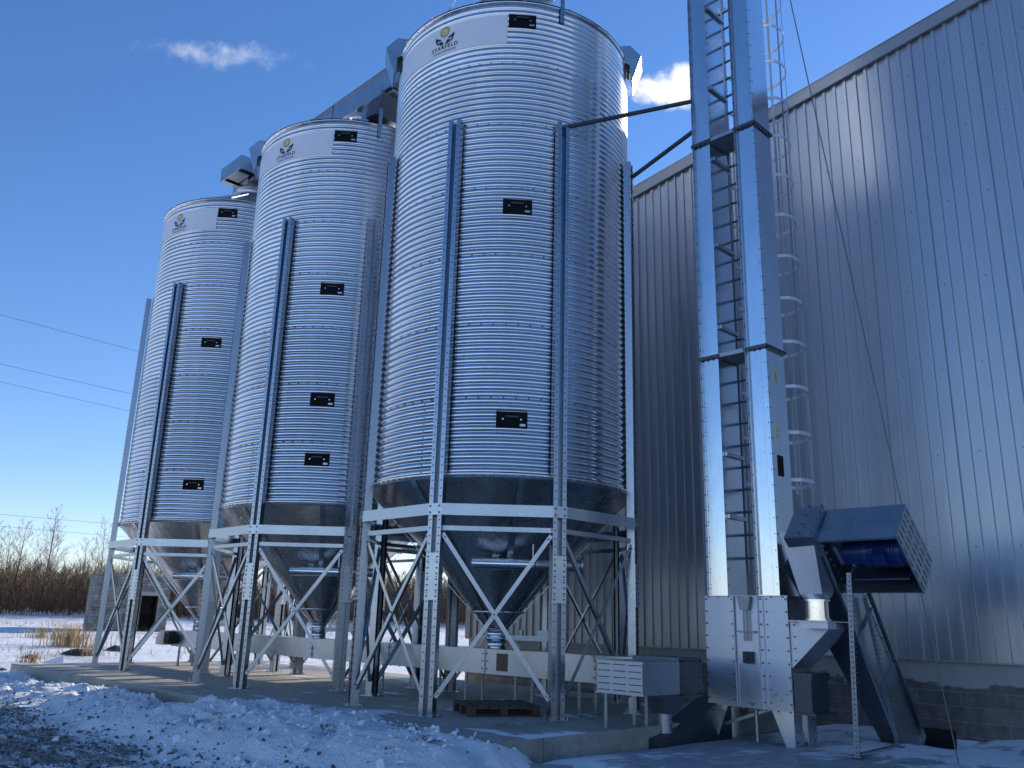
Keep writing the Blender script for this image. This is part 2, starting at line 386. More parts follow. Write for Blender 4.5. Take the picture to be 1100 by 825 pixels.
W = bpy.data.worlds.new('World'); S.world = W; W.use_nodes = True
wn, wl = W.node_tree.nodes, W.node_tree.links
bg = wn['Background']; bg.inputs['Strength'].default_value = .15
sky = wn.new('ShaderNodeTexSky'); sky.sky_type = 'NISHITA'; sky.sun_disc = False
sky.sun_elevation = R_(SUN_EL); sky.sun_rotation = R_(SUN_AZ); sky.altitude = 60; sky.air_density = 1.0; sky.dust_density = .05; sky.ozone_density = 3.0
dirv = wn.new('ShaderNodeTexCoord').outputs['Generated']
def cloud(c, t, s, w, h, scale, seed, lo, hi):
    c = Vector(c).normalized(); t = Vector(t); t = (t - c*t.dot(c)).normalized(); s_ = c.cross(t)
    if s_.z < 0: s_ = -s_
    t2 = (t*math.cos(s) + s_*math.sin(s)); s2 = (s_*math.cos(s) - t*math.sin(s))
    def dot(v):
        n = wn.new('ShaderNodeVectorMath'); n.operation = 'DOT_PRODUCT'; wl.new(dirv, n.inputs[0]); n.inputs[1].default_value = v; return n.outputs['Value']
    warp = noise_n(wn, wl, dirv, scale*.5, 3, .5)
    u = math_n(wn, wl, 'DIVIDE', dot(t2), w); v = math_n(wn, wl, 'DIVIDE', math_n(wn, wl, 'ADD', dot(s2), math_n(wn, wl, 'MULTIPLY', math_n(wn, wl, 'SUBTRACT', warp, .5), h*1.2)), h)
    q = math_n(wn, wl, 'ADD', math_n(wn, wl, 'MULTIPLY', u, u), math_n(wn, wl, 'MULTIPLY', v, v))
    front = math_n(wn, wl, 'GREATER_THAN', dot(c), 0.)
    mp = wn.new('ShaderNodeMapping'); mp.inputs['Location'].default_value = (seed, seed*1.7, 0); wl.new(dirv, mp.inputs[0])
    nn = noise_n(wn, wl, mp.outputs[0], scale, 8, .62)
    d = math_n(wn, wl, 'SUBTRACT', math_n(wn, wl, 'ADD', nn, .42), math_n(wn, wl, 'MULTIPLY', q, .5))
    r = wn.new('ShaderNodeMapRange'); r.interpolation_type = 'SMOOTHSTEP'; r.inputs['From Min'].default_value = lo; r.inputs['From Max'].default_value = hi; wl.new(d, r.inputs['Value'])
    return math_n(wn, wl, 'MULTIPLY', r.outputs[0], front)
c1 = cloud((-.763, .316, .562), (.37, .93, 0), .16, .108, .021, 40, 3.1, .64, 1.3)
c2 = cloud((-.455, .685, .562), (.83, .55, 0), .02, .062, .024, 30, 1.3, .50, .85)
c3 = cloud((-.42, .70, .575), (.83, .55, 0), .3, .10, .03, 26, 7.7, .78, 1.5)
cc = math_n(wn, wl, 'ADD', math_n(wn, wl, 'MULTIPLY', c1, .62), math_n(wn, wl, 'ADD', c2, math_n(wn, wl, 'MULTIPLY', c3, .3)), clamp=True)
hs = wn.new('ShaderNodeHueSaturation'); hs.inputs['Saturation'].default_value = 1.18; hs.inputs['Value'].default_value = 1.05; wl.new(sky.outputs[0], hs.inputs['Color'])
tinted = mix(wn, wl, 1., hs.outputs[0], (.985, .925, 1.06), 'MULTIPLY')
skc = mix(wn, wl, cc, tinted, (6.6, 6.7, 7.0))
wl.new(skc, bg.inputs['Color'])
S.view_settings.view_transform = 'Standard'; S.view_settings.look = 'None'; S.view_settings.exposure = .2; S.view_settings.gamma = 1
S.cycles.max_bounces = 6; S.cycles.diffuse_bounces = 3; S.cycles.glossy_bounces = 4; S.cycles.caustics_reflective = True; S.cycles.blur_glossy = .3
S.cycles.sample_clamp_indirect = 6

# ---------------------------------------------------------------- ground
def fb(x, y, s=1., o=4):
    return noise.fractal(Vector((x*s, y*s, 3.7)), .9, 2.1, o)
def sst(x, a, b):
    t = min(1, max(0, (x-a)/(b-a))); return t*t*(3-2*t)
PAD = (-22.8, -6.9, 6.45, 12.9)      # a0 a1 b0 b1
def ground(a, b):
    d = math.hypot(a, b); z = -.4
    gx = r_ = ice = fld = 0.
    # rising field away to the left and behind the silos
    z += .25*sst(d, 24, 45) + .35*sst(d, 45, 70) + 1.4*sst(d, 70, 105) + 1.5*sst(d, 105, 400) if (a < -12 or d > 60) and b > -60 else 0
    fld = sst(d, 22, 34)
    z += .05*fb(a, b, .25)*sst(d, 3, 20) + .16*fb(a, b, .08)*sst(d, 20, 60)
    # yard of frozen gravel in front of the pad
    rough = (1 - sst(d, 26, 40))
    yard = rough*(1 - sst(b, 4.1 + .6*fb(a, 0, .5), 5.4 + .6*fb(a, 9, .5)))
    # snow ridge pushed up along the pad
    if d < 45:
        ridge = math.exp(-((b - 5.55 - .35*fb(a, 2, .35))/(.85 if b < 5.6 else .75))**2)*sst(a, -31, -22)*(1 - sst(a, -7.3, -5.6))
        lump = .5 + .5*fb(a, b, 1.1, 5) + .25*fb(a, b, 3.4, 3)
        z += ridge*(.20 + .12*fb(a, 5, .6) + .10*lump) + .10*math.exp(-((b - 6.2)/.3)**2)*sst(-a, 12, 14)*(1 - sst(-a, 21, 23))
        # thick tongue of snow thrown up over the pad edge in front of the nearest silo
        edge = 7.12 + .45*fb(a, 4, 1.3) - .9*sst(-a, 11.4, 12.9) - .55*sst(a, -9.2, -7.7)
        top = sst(b, 4.55 + .4*fb(a, 8, .6), 5.9)*(1 - sst(b, edge - .25, edge + .12))*sst(a, -13.6, -11.6)*(1 - sst(a, -6.7, -5.9))
        z = max(z, z*(1-top) + top*(-.01 + .085*lump))
        # clods
        cl = 1.3*max(0, noise.noise(Vector((a*2.3 + b, b*3.1, 5.))) - .08) + .8*max(0, noise.noise(Vector((a*4.6, b*5.3, 8.))) - .05) + .5*max(0, noise.noise(Vector((a*8.3, b*8.3, 2.))))
        z += rough*cl*(.03 + .055*max(ridge*.9, top*.8))*(1 - sst(b, 8., 9.))
        z += rough*.028*fb(a, b, 2.6, 4) + rough*.02*fb(a, b, 6.5, 3)*(1 - .5*yard)
        streak = .5 + .5*fb(a*.5, b*1.7, 1.3, 4)
        z += yard*.05*streak
        z -= rough*max(ridge, top)*.09*max(0, noise.noise(Vector((a*.75, b*2.7, 11.))) - .12)*3
        ridge = max(ridge, top)
        r_ = max(0, min(1, yard*1.05 - .9*ridge)) * (.45 + .12*sst(-a, 8, 13)) + .30*ridge*rough*(1 - sst(b, 6.4, 7.2)*.4)
        # old ice round the elevator
        right = sst(a, -7.25, -6.6)*sst(b, 6.2, 7.4)
        z = z*(1-right) + right*(-.21 + .03*fb(a, b, .5, 4) + .006*fb(a, b, 3.5, 3))
        fr = sst(a, -7.0, -6.0)*math.exp(-((b - 7.3 + .35*(a + 5))/1.3)**2)
        z += .05*fr
        ice = max(right*.43, .0)
        ice = min(1, ice + .3*math.exp(-((b-9.6)/1.6)**2)*right)
        if PAD[0] < a < PAD[1] and b > 7.2: ice = 0
        # drift against the foundation
        z += .07*sst(b, 13.0, 13.9)*sst(a, -4.6, -3.6)*(1 - sst(b, 13.99, 14.2))
        # pit at the conveyor foot
        px = 1 - sst(max(abs(a + 5.15) - .72, abs(b - 13.25) - .72), 0, .07)
        z -= px*.75
        if px > .2: ice = 1; r_ = .0
    # unseen gravel behind the camera, added to dim snow reflections in the metal
    back = (1 - sst(b, -6, 3))*sst(a, -40, -14)*(1 - sst(d, 120, 260))
    r_ = max(r_, back*.34)
    return z, (r_, ice, fld)
def axis(segs):
    out = [segs[0][0]]
    for lo, hi, st in segs:
        n = max(1, round((hi-lo)/st)); out += [lo + (hi-lo)*(i+1)/n for i in range(n)]
    return out
xa = axis([(-3000, -1200, 450), (-1200, -400, 100), (-400, -120, 14), (-120, -50, 2), (-50, -28, .4), (-28, -15, .13), (-15, -2.5, .07), (-2.5, 2, .3), (2, 40, 4), (40, 300, 40), (300, 3000, 500)])
ya = axis([(-3000, -600, 400), (-600, -60, 40), (-60, 0, 4), (0, 2.6, .3), (2.6, 8.2, .065), (8.2, 14.3, .09), (14.3, 30, .6), (30, 90, 2), (90, 400, 20), (400, 3000, 400)])
mb = MB(); cov = []
for y in ya:
    for x in xa:
        z, c = ground(x, y); mb.v.append((x, y, z)); cov.append((*c, 1))
nx = len(xa)
mb.f = [(j*nx+i, j*nx+i+1, (j+1)*nx+i+1, (j+1)*nx+i) for j in range(len(ya)-1) for i in range(nx-1)]
mb.m = [0]*len(mb.f); mb.sm = [True]*len(mb.f)
g = mb.build('ground', M['ground'])
ca = g.data.color_attributes.new('cover', 'FLOAT_COLOR', 'POINT'); ca.data.foreach_set('color', [v for c in cov for v in c])
tag(g, 'snowy ground with frozen gravel yard and ridge of ploughed snow', 'ground', kind='structure')
pb = MB(); pb.box((PAD[0], PAD[2], -.6), (PAD[1], PAD[3], 0))
pad = pb.build('concrete_pad', M['pad'])
bv = pad.modifiers.new('edge', 'BEVEL'); bv.width = .02; bv.segments = 2
tag(pad, 'raised concrete pad under the silos, patched with ice', 'pad', kind='structure')

# ---------------------------------------------------------------- warehouse
WA0, WAP, WA1, WB = -15.5, 4.0, 23.5, 14.0
def gable(a): return 9.78 + .147*((a - WA0) if a <= WAP else (2*WAP - a - WA0))
ware = empty('warehouse', (WA0, WB, -.2)); tag(ware, 'tall grey corrugated metal warehouse with rising roofline behind the silos and elevator', 'warehouse')
def local(o, root):
    o.location = (-root.location.x, -root.location.y, -root.location.z) if o.parent == root else (0, 0, 0); return o
wb = MB(); ZS = .84
prof = [(0, 0), (.066, 0), (.074, -.034), (.100, -.034), (.126, -.034), (.134, 0), (.2, 0)]
a = WA0
pts = []
while a < WA1 - 1e-6:
    for (dx, dy) in prof[:-1]: pts.append((a + dx, WB + dy))
    a += .2
pts.append((WA1, WB))
vs = []; 
for (x, y) in pts: vs += [(x, y, ZS), (x, y, gable(x))]
wb.add(vs, [(2*i, 2*i+2, 2*i+3, 2*i+1) for i in range(len(pts)-1)])
for zr in (1.1, 2.5, 3.9, 5.3, 6.7, 8.1, 9.4, 10.7):
    a = WA0 + .03
    k = 0
    while a < 1:
        if zr < gable(a) - .3 and (k*7 + int(zr*10)) % 3 == 0: wb.bolt((a, WB, zr + .02*math.sin(a*9)), -Y3, .010, .009, 1)
        a += .2; k += 1
# panel lap seams
a = WA0 + 1.0
while a < 1:
    wb.box((a + .1225, WB - .0362, ZS), (a + .1285, WB - .030, gable(a) - .2), 1); a += 1.0
sid = local(wb.build('siding', [M['siding'], M['bolt']], ware), ware)
sb = MB(); bpts = []
b = WB
while b < 60:
    for (dx, dy) in prof[:-1]: bpts.append((WA0 + dy, b + dx))
    b += .2
vs = []
for (x, y) in bpts: vs += [(x, y, ZS), (x, y, 9.78)]
sb.add(vs, [(2*i, 2*i+1, 2*i+3, 2*i+2) for i in range(len(bpts)-1)])
local(sb.build('side_siding', M['siding'], ware), ware)
rb = MB()
for (x0, x1) in ((WA0 - .15, WAP), (WAP, WA1 + .15)):
    vs = [(x0, WB - .06, gable(x0) + .02), (x1, WB - .06, gable(x1) + .02), (x1, 60, gable(x1) + .02), (x0, 60, gable(x0) + .02)]
    rb.prism(vs, (0, 0, .12))
local(rb.build('roof', M['roof'], ware), ware)
tb = MB()
for (x0, x1) in ((WA0 - .06, WAP), (WAP, WA1 + .06)):
    tb.prism([(x0, WB - .10, gable(x0) - .10), (x1, WB - .10, gable(x1) - .10), (x1, WB - .10, gable(x1) + .13), (x0, WB - .10, gable(x0) + .13)], (0, .06, 0))
    tb.prism([(x0, WB - .11, gable(x0) + .132), (x1, WB - .11, gable(x1) + .132), (x1, WB - .11, gable(x1) + .155), (x0, WB - .11, gable(x0) + .155)], (0, .3, 0))
local(tb.build('roof_edge_trim', M['trim'], ware), ware)
cb = MB(); cb.box((WA0 - .035, WB - .047, ZS), (WA0 + .12, WB - .040, gable(WA0) - .18)); cb.box((WA0 - .047, WB - .040, ZS), (WA0 - .040, WB + .12, 9.6))
local(cb.build('corner_trim', M['trim'], ware), ware)
fb_ = MB(); fb_.box((WA0 + .02, WB + .03, -1.2), (WA1 - .02, WB + .4, ZS + .03)); fb_.box((WA0 + .02, WB + .4, -1.2), (WA0 + .35, 60, ZS + .03))
local(fb_.build('foundation', M['plinth'], ware), ware)
po = MB(); po.box((-5.6, WB + .012, -1.1), (-4.85, WB + .04, -.13)); local(po.build('pit_shade_panel', M['shade_black'], ware), ware)  # black panel on the foundation stands in for shade down in the pit
dr = MB(); dr.box((WA0 - .02, WB - .055, ZS - .02), (WA1, WB + .02, ZS + .004))
local(dr.build('drip_flashing', M['trim'], ware), ware)

# ---------------------------------------------------------------- silos
SR, ZB, SH, NSH = 2.118, 3.212, 1.118, 7
ZT = ZB + SH*NSH
def pol(r, deg, z): t = R_(deg); return Vector((r*math.cos(t), r*math.sin(t), z))
def rad(deg): t = R_(deg); return Vector((math.cos(t), math.sin(t), 0))
def tan_(deg): t = R_(deg); return Vector((-math.sin(t), math.cos(t), 0))
SC = [(-10.07, 9.71, 0), (-15.13, 9.71, 0), (-20.19, 9.71, 0)]
silo = empty('grain_silo', SC[0])
tag(silo, 'nearest and largest looking hopper silo, tied by two bars to the bucket elevator', 'silo', 'row of galvanised hopper silos')
# shell
sb = MB(); NA = 144; P_ = .1016; NZ = 77*10
pr = []
for i in range(NZ + 1):
    z = ZB + (ZT - ZB)*i/NZ
    ph = ((z - ZB)/P_) % 1; dd = min(ph, 1 - ph)
    pr.append((SR - .0092*math.cos(2*math.pi*ph) - .0016*math.cos(4*math.pi*ph), z))
sb.lathe(pr, n=NA)
for k in range(1, NSH):
    z = ZB + SH*k
    for i in range(72): sb.bolt(pol(SR + .001, i*5 + 1, z), rad(i*5 + 1), .009, .012, 1)
for k in range(NSH):
    for j in range(3):
        an = (-77 + 60*(k % 2)) + j*120 + (0 if k != 5 else 8)
        for q in range(11): sb.bolt(pol(SR + .004, an, ZB + SH*k + P_*(q + .5)), rad(an), .009, .011, 1)
sb.build('corrugated_shell', [M['shell'], M['seam_bolt']], silo)
# eave rim
eb = MB(); eb.lathe([(SR - .01, ZT - .02), (SR + .012, ZT - .015), (SR + .016, ZT + .03), (SR + .03, ZT + .036), (SR - .03, ZT + .045)], n=120)
for i in range(60): eb.bolt(pol(SR + .014, i*6, ZT + .008), rad(i*6), .010, .010, 1)
eb.build('eave_rim', [M['pipe'], M['bolt']], silo)
rb = MB(); rb.lathe([(SR + .03, ZT + .057), (.45, ZT + 1.06), (.45, ZT + 1.10), (.42, ZT + 1.10)], n=96, smooth=True)
for i in range(16):
    an = i*22.5 + 5; rb.bar(pol(SR + .02, an, ZT + .075), pol(.47, an, ZT + 1.065), .05, .03, Z3)
rf = rb.build('roof', M['cone'], silo)
cb = MB(); cb.lathe([(.45, ZT + 1.1), (.40, ZT + 1.28), (.46, ZT + 1.28), (.46, ZT + 1.31), (.0, ZT + 1.32)], n=40)
cb.build('roof_collar', M['sheet'], rf)
# hopper
hb = MB(); Z0H = 1.10
hb.lathe([(SR + .03, ZB + .015), (SR + .03, ZB - .05), (SR - .005, ZB - .055), (1.0, ZB - 1.10), (.16, Z0H)], n=96)
hb.lathe([(.435, 1.375), (.44, 1.36), (.425, 1.345)], n=48)
for i in range(8):
    an = i*45 + 9
    p, q = pol(SR - .01, an, ZB - .06), pol(.17, an, Z0H + .01)
    nrm = (rad(an)*.69 + Vector((0, 0, -.72)))
    hb.bar(p + nrm*.004, q + nrm*.004, .085, .006, nrm)
    hb.bolts(p.lerp(q, .03) + nrm*.006 + tan_(an)*.028, p.lerp(q, .95) + nrm*.006 + tan_(an)*.028, nrm, 34, .010, .010, 1)
for i in range(96): hb.bolt(pol(SR + .031, i*3.75 + 2, ZB - .02), rad(i*3.75 + 2), .012, .014, 1)
hb.build('hopper', [M['cone'], M['bolt']], silo)
# outlet with slide gate
ob = MB(); ob.lathe([(.20, Z0H + .02), (.20, Z0H), (.155, Z0H - .005), (.155, .99), (.2, .985), (.2, .955), (.15, .95), (.15, .825), (.19, .82)], n=28)
ol = ob.build('outlet', M['pipe'], silo)
ab = MB(); ab.obox((.42, .34, .985), Vector((.78, .62, 0)), Vector((-.62, .78, 0)), Z3, .78, .24, .075)
ab.obox((.62, .5, 1.06), Vector((.78, .62, 0)), Vector((-.62, .78, 0)), Z3, .3, .16, .09); ab.tube((.30, .24, 1.02), (.30, .24, 1.10), .045, n=14)
ab.obox((-.3, .1, .98), X3, Y3, Z3, .22, .16, .03)
ab.build('slide_gate', M['duct'], ol)
# legs
def leg(an):
    fn = lambda t, r, z: rad(an)*r + tan_(an)*t + Z3*z
    lb = MB()
    lb.strip([(-.098, 2.15), (-.098, 2.262), (-.040, 2.262), (-.040, 2.155), (.040, 2.155), (.040, 2.262), (.098, 2.262), (.098, 2.15)], .006, .012, ZB + SH*5 + .06, fn)
    z = .25
    while z < 8.75:
        for t in (-.069, .069): lb.bolt(fn(t, 2.265, z), rad(an), .0105, .008, 1)
        z += .11
    o = lb.build('leg', [M['leg'], M['bolt']], silo)
    pb = MB(); c = fn(0, 2.2685, 1.795); pb.obox(c, tan_(an), rad(an), Z3, .206, .007, .63)
    for z in [1.53 + .075*i for i in range(8)]:
        for t in (-.07, .07): pb.bolt(fn(t, 2.272, z), rad(an), .012, .012, 1)
    pb.build('splice_plate', [M['sheet'], M['bolt']], o)
    fb2 = MB(); fb2.obox(fn(0, 2.21, .006), tan_(an), rad(an), Z3, .30, .26, .012)
    for t in (-.06, .06): fb2.obox(fn(t, 2.21, .065), tan_(an), rad(an), Z3, .006, .1, .106)
    for t in (-.125, .125):
        for r in (2.12, 2.30): fb2.tube(fn(t, r, .01), fn(t, r, .055), .010, n=6)
    fb2.build('base_plate', M['leg'], o)
    gb = MB(); gb.obox(fn(0, 2.21, -.001), tan_(an), rad(an), Z3, .5, .44, .012)
for k in range(8): leg(22.5 + 45*k)
# ring band wrapping the legs
bb = MB(); ring = []
for k in range(8):
    an = 22.5 + 45*k
    for t in (-.106, .106): ring.append(rad(an)*2.276 + tan_(an)*t)
vs = []; n = len(ring)
for p in ring:
    o = p.normalized()
    vs += [p + Z3*2.625, p + Z3*2.785, p + o*.007 + Z3*2.785, p + o*.007 + Z3*2.625]
fs = []
for i in range(n):
    j = (i+1) % n
    for k in range(4): fs.append((i*4+k, i*4+(k+1) % 4, j*4+(k+1) % 4, j*4+k))
bb.add(vs, fs)
for k in range(8):
    an = 22.5 + 45*k
    for t in (-.07, .07):
        for z in (2.66, 2.75): bb.bolt(rad(an)*2.283 + tan_(an)*t + Z3*z, rad(an), .014, .012, 1)
    am = an + 22.5
    bb.bolts(rad(am)*2.1 + tan_(am)*-.0 + Z3*2.7, rad(am)*2.1 + Z3*2.7, rad(am), 1, .012, .01, 1)
bb.build('ring_band', [M['sheet'], M['bolt']], silo)
for k in range(8):
    a0, a1 = 22.5 + 45*k, 67.5 + 45*k
    p = rad(a0)*2.205 + tan_(a0)*.102; q = rad(a1)*2.205 - tan_(a1)*.102
    rb = MB(); nrm = (p + q).normalized()
    rb.bar(p + Z3*2.455, q + Z3*2.455, .006, .062, Z3); rb.bar(p + Z3*2.423 - nrm*.028, q + Z3*2.423 - nrm*.028, .055, .006, Z3)
    rb.build('lower_rail', M['brace'], silo)
    for sgn in (0, 1):
        zz = (2.38, .24) if sgn == 0 else (.24, 2.38)
        off = nrm*(.012 if sgn else -.012)
        s0, s1 = p + Z3*zz[0] + off, q + Z3*zz[1] + off
        xb = MB(); d = (s1 - s0).normalized(); side = d.cross(nrm).normalized()
        xb.bar(s0, s1, .056, .007, nrm)
        xb.bar(s0 + side*.026 - nrm*.022, s1 + side*.026 - nrm*.022, .006, .044, nrm)
        for e in (s0 + d*.06, s1 - d*.06, (s0+s1)/2): xb.bolt(e + nrm*.004, nrm, .014, .012, 1)
        xb.build('brace', [M['brace'], M['bolt']], silo)
# banner sign
sg = MB(); A0, A1, NB = -112., -47.2, 60
rows = [10.265, 10.35, 10.45, 10.55, 10.65, 10.75, 10.815]
vs = []
zs = [10.265 + .55*i/32 for i in range(33)]
for z in zs:
    for i in range(NB + 1):
        vs.append(pol(SR + .0115 - .0012*math.cos(2*math.pi*(z - ZB)/P_), A0 + (A1 - A0)*i/NB, z))
sg.add(vs, [(j*(NB+1)+i, j*(NB+1)+i+1, (j+1)*(NB+1)+i+1, (j+1)*(NB+1)+i) for j in range(32) for i in range(NB)], 0, True)
sign = sg.build('banner', M['white'], silo)
def wrap(u, v, r, ac=-77.1): return pol(r, ac + math.degrees(u/SR), v)
def flat_poly(mbd, pts, r, mi, sub=1):
    mbd.add([wrap(u, v, r) for u, v in pts], [tuple(range(len(pts)))], mi)
em = MB(); U = .096; CV = 10.712
for i in range(28):
    t0, t1 = 2*math.pi*i/28, 2*math.pi*(i+1)/28
    em.add([wrap(U*r*math.cos(t), CV + U*r*math.sin(t), SR + .0155) for r, t in ((.60, t0), (1.05, t0), (1.05, t1), (.60, t1))], [(0, 1, 2, 3)], 0)
    em.add([wrap(U*r*math.cos(t), CV + U*r*math.sin(t), SR + .0150) for r, t in ((0, t0), (.63, t0), (.63, t1))], [(0, 1, 2)], 1)
for i in range(10):
    t0, t1 = R_(150 + 16*i), R_(166 + 16*i)
    em.add([wrap(U*(-.1 + r*math.cos(t)), CV + U*(.1 + r*math.sin(t)), SR + .0165) for r, t in ((.20, t0), (.36, t0), (.36, t1), (.20, t1))], [(0, 1, 2, 3)], 0)
LV = [[(-2.05, -.62), (-.62, -1.38), (-1.0, -1.62), (-1.45, -1.42), (-1.52, -1.42), (-1.18, -2.42), (-1.62, -2.05), (-1.98, -1.3)],
      [(-1.25, -1.82), (-.55, -1.72), (-.14, -2.45), (-.75, -2.55), (-1.1, -2.3)]]
for poly in LV:
    for sx in (1, -1):
        pp = [(sx*x*U, CV + (y + (.30 if sx < 0 else 0)*0)*U) for x, y in poly]
        flat_poly(em, pp if sx > 0 else pp[::-1], SR + .016, 2)
em.build('emblem', [M['gold'], M['cream'], M['green']], sign)
def text_mesh(name, body, size, place, mat, parent, extrude=0, spacing=1.):
    cu = bpy.data.curves.new(name, 'FONT'); cu.body = body; cu.size = size; cu.align_x = 'CENTER'; cu.space_character = spacing; cu.offset = size*.02; cu.resolution_u = 3
    t = bpy.data.objects.new(name, cu); COL.objects.link(t)
    bpy.context.view_layer.update()
    me = bpy.data.meshes.new_from_object(t.evaluated_get(bpy.context.evaluated_depsgraph_get()))
    bpy.data.objects.remove(t); bpy.data.curves.remove(cu)
    for v in me.vertices: v.co = place(v.co.x, v.co.y)
    me.materials.clear(); me.materials.append(mat); me.name = name
    o = bpy.data.objects.new(name, me); COL.objects.link(o); o.parent = parent
    return o
text_mesh('lettering', 'STARFELD', .10, lambda x, y: wrap(x, 10.385 + y, SR + .016), M['ink'], sign, spacing=1.22)
text_mesh('web_lettering', 'WWW.STARFELD.EE', .044, lambda x, y: wrap(x, 10.318 + y, SR + .016), M['ink'], sign, spacing=1.2)
# inspection windows
WIN = []
def window(z, an=-40.6):
    w, h, r0 = .45, .235, SR + .006
    fn = lambda t, r, zz: rad(an)*r + tan_(an)*t + Z3*(z + zz)
    mbw = MB(); mbw.obox(fn(0, r0 + .005, 0), tan_(an), rad(an), Z3, w, .03, h)
    mbw.obox(fn(0, r0 + .0225, 0), tan_(an), rad(an), Z3, w - .05, .008, h - .05)
    o = mbw.build('inspection_window', M['black'], silo)
    hb2 = MB(); hb2.bar(fn(-.09, r0 + .055, .035), fn(.09, r0 + .055, .035), .022, .028); 
    for t in (-.09, .09): hb2.bar(fn(t, r0 + .024, .035), fn(t, r0 + .06, .035), .02, .02)
    hb2.build('handle', M['dark_steel'], o)
    for t in (-.13, .13):
        kb = MB(); kb.bolt(fn(t, r0 + .026, .0), rad(an), .013, .014); kb.build('screw', M['pipe'], o)
    lb = MB(); lb.obox(fn(.155, r0 + .027, -.078), tan_(an), rad(an), Z3, .08, .002, .035)
    lb.build('maker_plate', M['sheet'], o)
    return o
for z in (10.70, 7.35, 4.0): window(z)
# aeration pipe along the hopper
ax = Vector((.706, .708, 0)); a0_ = Vector((.845, -.81, 2.04)); at_ = lambda t: a0_ + ax*t
pb = MB(); pb.tube(at_(-.40), at_(.52), .086, n=26, cap=True)
for t in (-.40, -.02, .50): pb.tube(at_(t), at_(t + .02), .092, n=26)
ap = pb.build('aeration_pipe', M['pipe'], silo)
hp_ = MB(); rr_ = []; pp_ = []
for i in range(31): pp_.append(at_(.54 + .022*i)); rr_.append(.076 + (.012 if i % 2 else 0))
hp_.path(pp_, rr_, 20); hp_.build('hose', M['duct'], ap)
fb2 = MB(); fb2.tube(at_(1.20), at_(1.235), .125, n=26); fb2.build('flange', M['duct'], ap)
br_ = MB(); br_.bar(at_(-.05) + Z3*.08 + Vector((-.08, .08, 0)), at_(-.05) + Z3*.08 + Vector((-.3, .28, .16)), .11, .11); br_.build('branch', M['pipe'], ap)
hb3 = MB(); hb3.bar(at_(.50) + Z3*.09, at_(.50) + Z3*.30, .045, .02, ax); hb3.build('hanger', M['leg'], ap)
# roof vents and rim brackets
def vent(an):
    fn = lambda t, r, z: rad(an)*r + tan_(an)*t + Z3*z
    prof = [(1.90, 11.21), (1.88, 11.46), (2.20, 11.46), (2.40, 11.22), (2.235, 10.72), (2.20, 10.76), (2.19, 11.05)]
    vb = MB(); vb.prism([fn(-.24, r, z) for r, z in prof], tan_(an)*.48)
    vb.build('roof_vent', M['sheet'], silo)
    return vb
vent(36); vent(-124)
kb = MB(); an = -22.6
kb.obox(pol(SR + .04, an, 11.12), tan_(an), rad(an), Z3, .07, .008, .66); kb.obox(pol(SR + .015, an + .95, 11.12), tan_(an), rad(an), Z3, .006, .05, .66)
for z in (10.85, 10.95, 11.3, 11.4): kb.bolt(pol(SR + .045, an, z), rad(an), .011, .012, 1)
kb.build('rim_bracket', [M['leg'], M['bolt']], silo)
silo2 = copy_tree(silo); silo2.location = SC[1]
tag(silo2, 'middle hopper silo of the three, four black windows down its side', 'silo')
silo3 = copy_tree(silo); silo3.location = SC[2]
tag(silo3, 'farthest hopper silo, leftmost in the row, beside the open snowy field', 'silo')
left = [o for o in bpy.data.objects if o.parent == silo3 and o.name.startswith('roof_vent')][-1]; bpy.data.objects.remove(left)
keep = silo; silo = silo2; window(5.13); silo = keep

# ---------------------------------------------------------------- under-silo conveyor
cv = empty('floor_conveyor', (-14.3, 9.71, 0)); tag(cv, 'long galvanised trough conveyor on thin stands under the three silo outlets', 'conveyor')
def lp(o, root): return local(o, root)
tb = MB(); tb.box((-21.3, 9.5, .46), (-6.62, 9.92, .80)); tb.box((-21.3, 9.475, .80), (-6.62, 9.945, .812)); tb.box((-21.3, 9.475, .448), (-6.62, 9.945, .46))
for x in (-19.9, -17.5, -15.0, -12.55, -10.1, -7.85):
    tb.box((x - .012, 9.48, .461), (x + .012, 9.5, .799))
    for dx in (-.05, .05):
        tb.bolts((x + dx, 9.4995, .52), (x + dx, 9.4995, .74), -Y3, 3, .012, .012, 1)
for x in [-21.2 + .25*i for i in range(58)]:
    tb.bolt((x, 9.487, .448), -Z3, .012, .012, 1)
lp(tb.build('trough', [M['sheet'], M['bolt']], cv), cv)
ib = MB(); ib.box((-9.83, 9.490, .50), (-9.60, 9.5, .755)); ib.bolts((-9.81, 9.49, .53), (-9.81, 9.49, .72), -Y3, 3, .008, .006, 1); ib.bolts((-9.62, 9.49, .53), (-9.62, 9.49, .72), -Y3, 3, .008, .006, 1)
lp(ib.build('inspection_plate', [M['rust'], M['bolt']], cv), cv)
for x in (-20.9, -18.3, -14.25, -13.2, -11.6, -10.55, -9.45, -8.2):
    for y in (9.53, 9.89):
        st = MB(); st.angle((x, y, .005), (x, y, .448), .05, Y3, .005); 
        z = .05
        st.box((x - .06, y - .06, 0), (x + .06, y + .06, .008))
        while z < .42: st.bolt((x, y - .003, z), -Y3, .012, .004, 1); z += .055
        lp(st.build('stand', [M['darkleg'], M['bolt']], cv), cv)
tl = MB(); tl.prism([(-21.75, 9.30, .47), (-21.75, 9.30, .64), (-21.55, 9.30, .80), (-21.25, 9.30, .80), (-21.25, 9.30, .47)], (0, .64, 0))
tail = lp(tl.build('tail_box', M['sheet'], cv), cv)
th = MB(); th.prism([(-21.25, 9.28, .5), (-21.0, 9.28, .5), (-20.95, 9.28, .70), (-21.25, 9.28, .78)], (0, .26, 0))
lp(th.build('tail_guard_shade', M['shade_black'], cv), cv)  # solid near-black shape paints the shaded opening of the tail hood
hd = MB(); hd.box((-7.22, 9.46, .36), (-6.50, 9.98, .84))
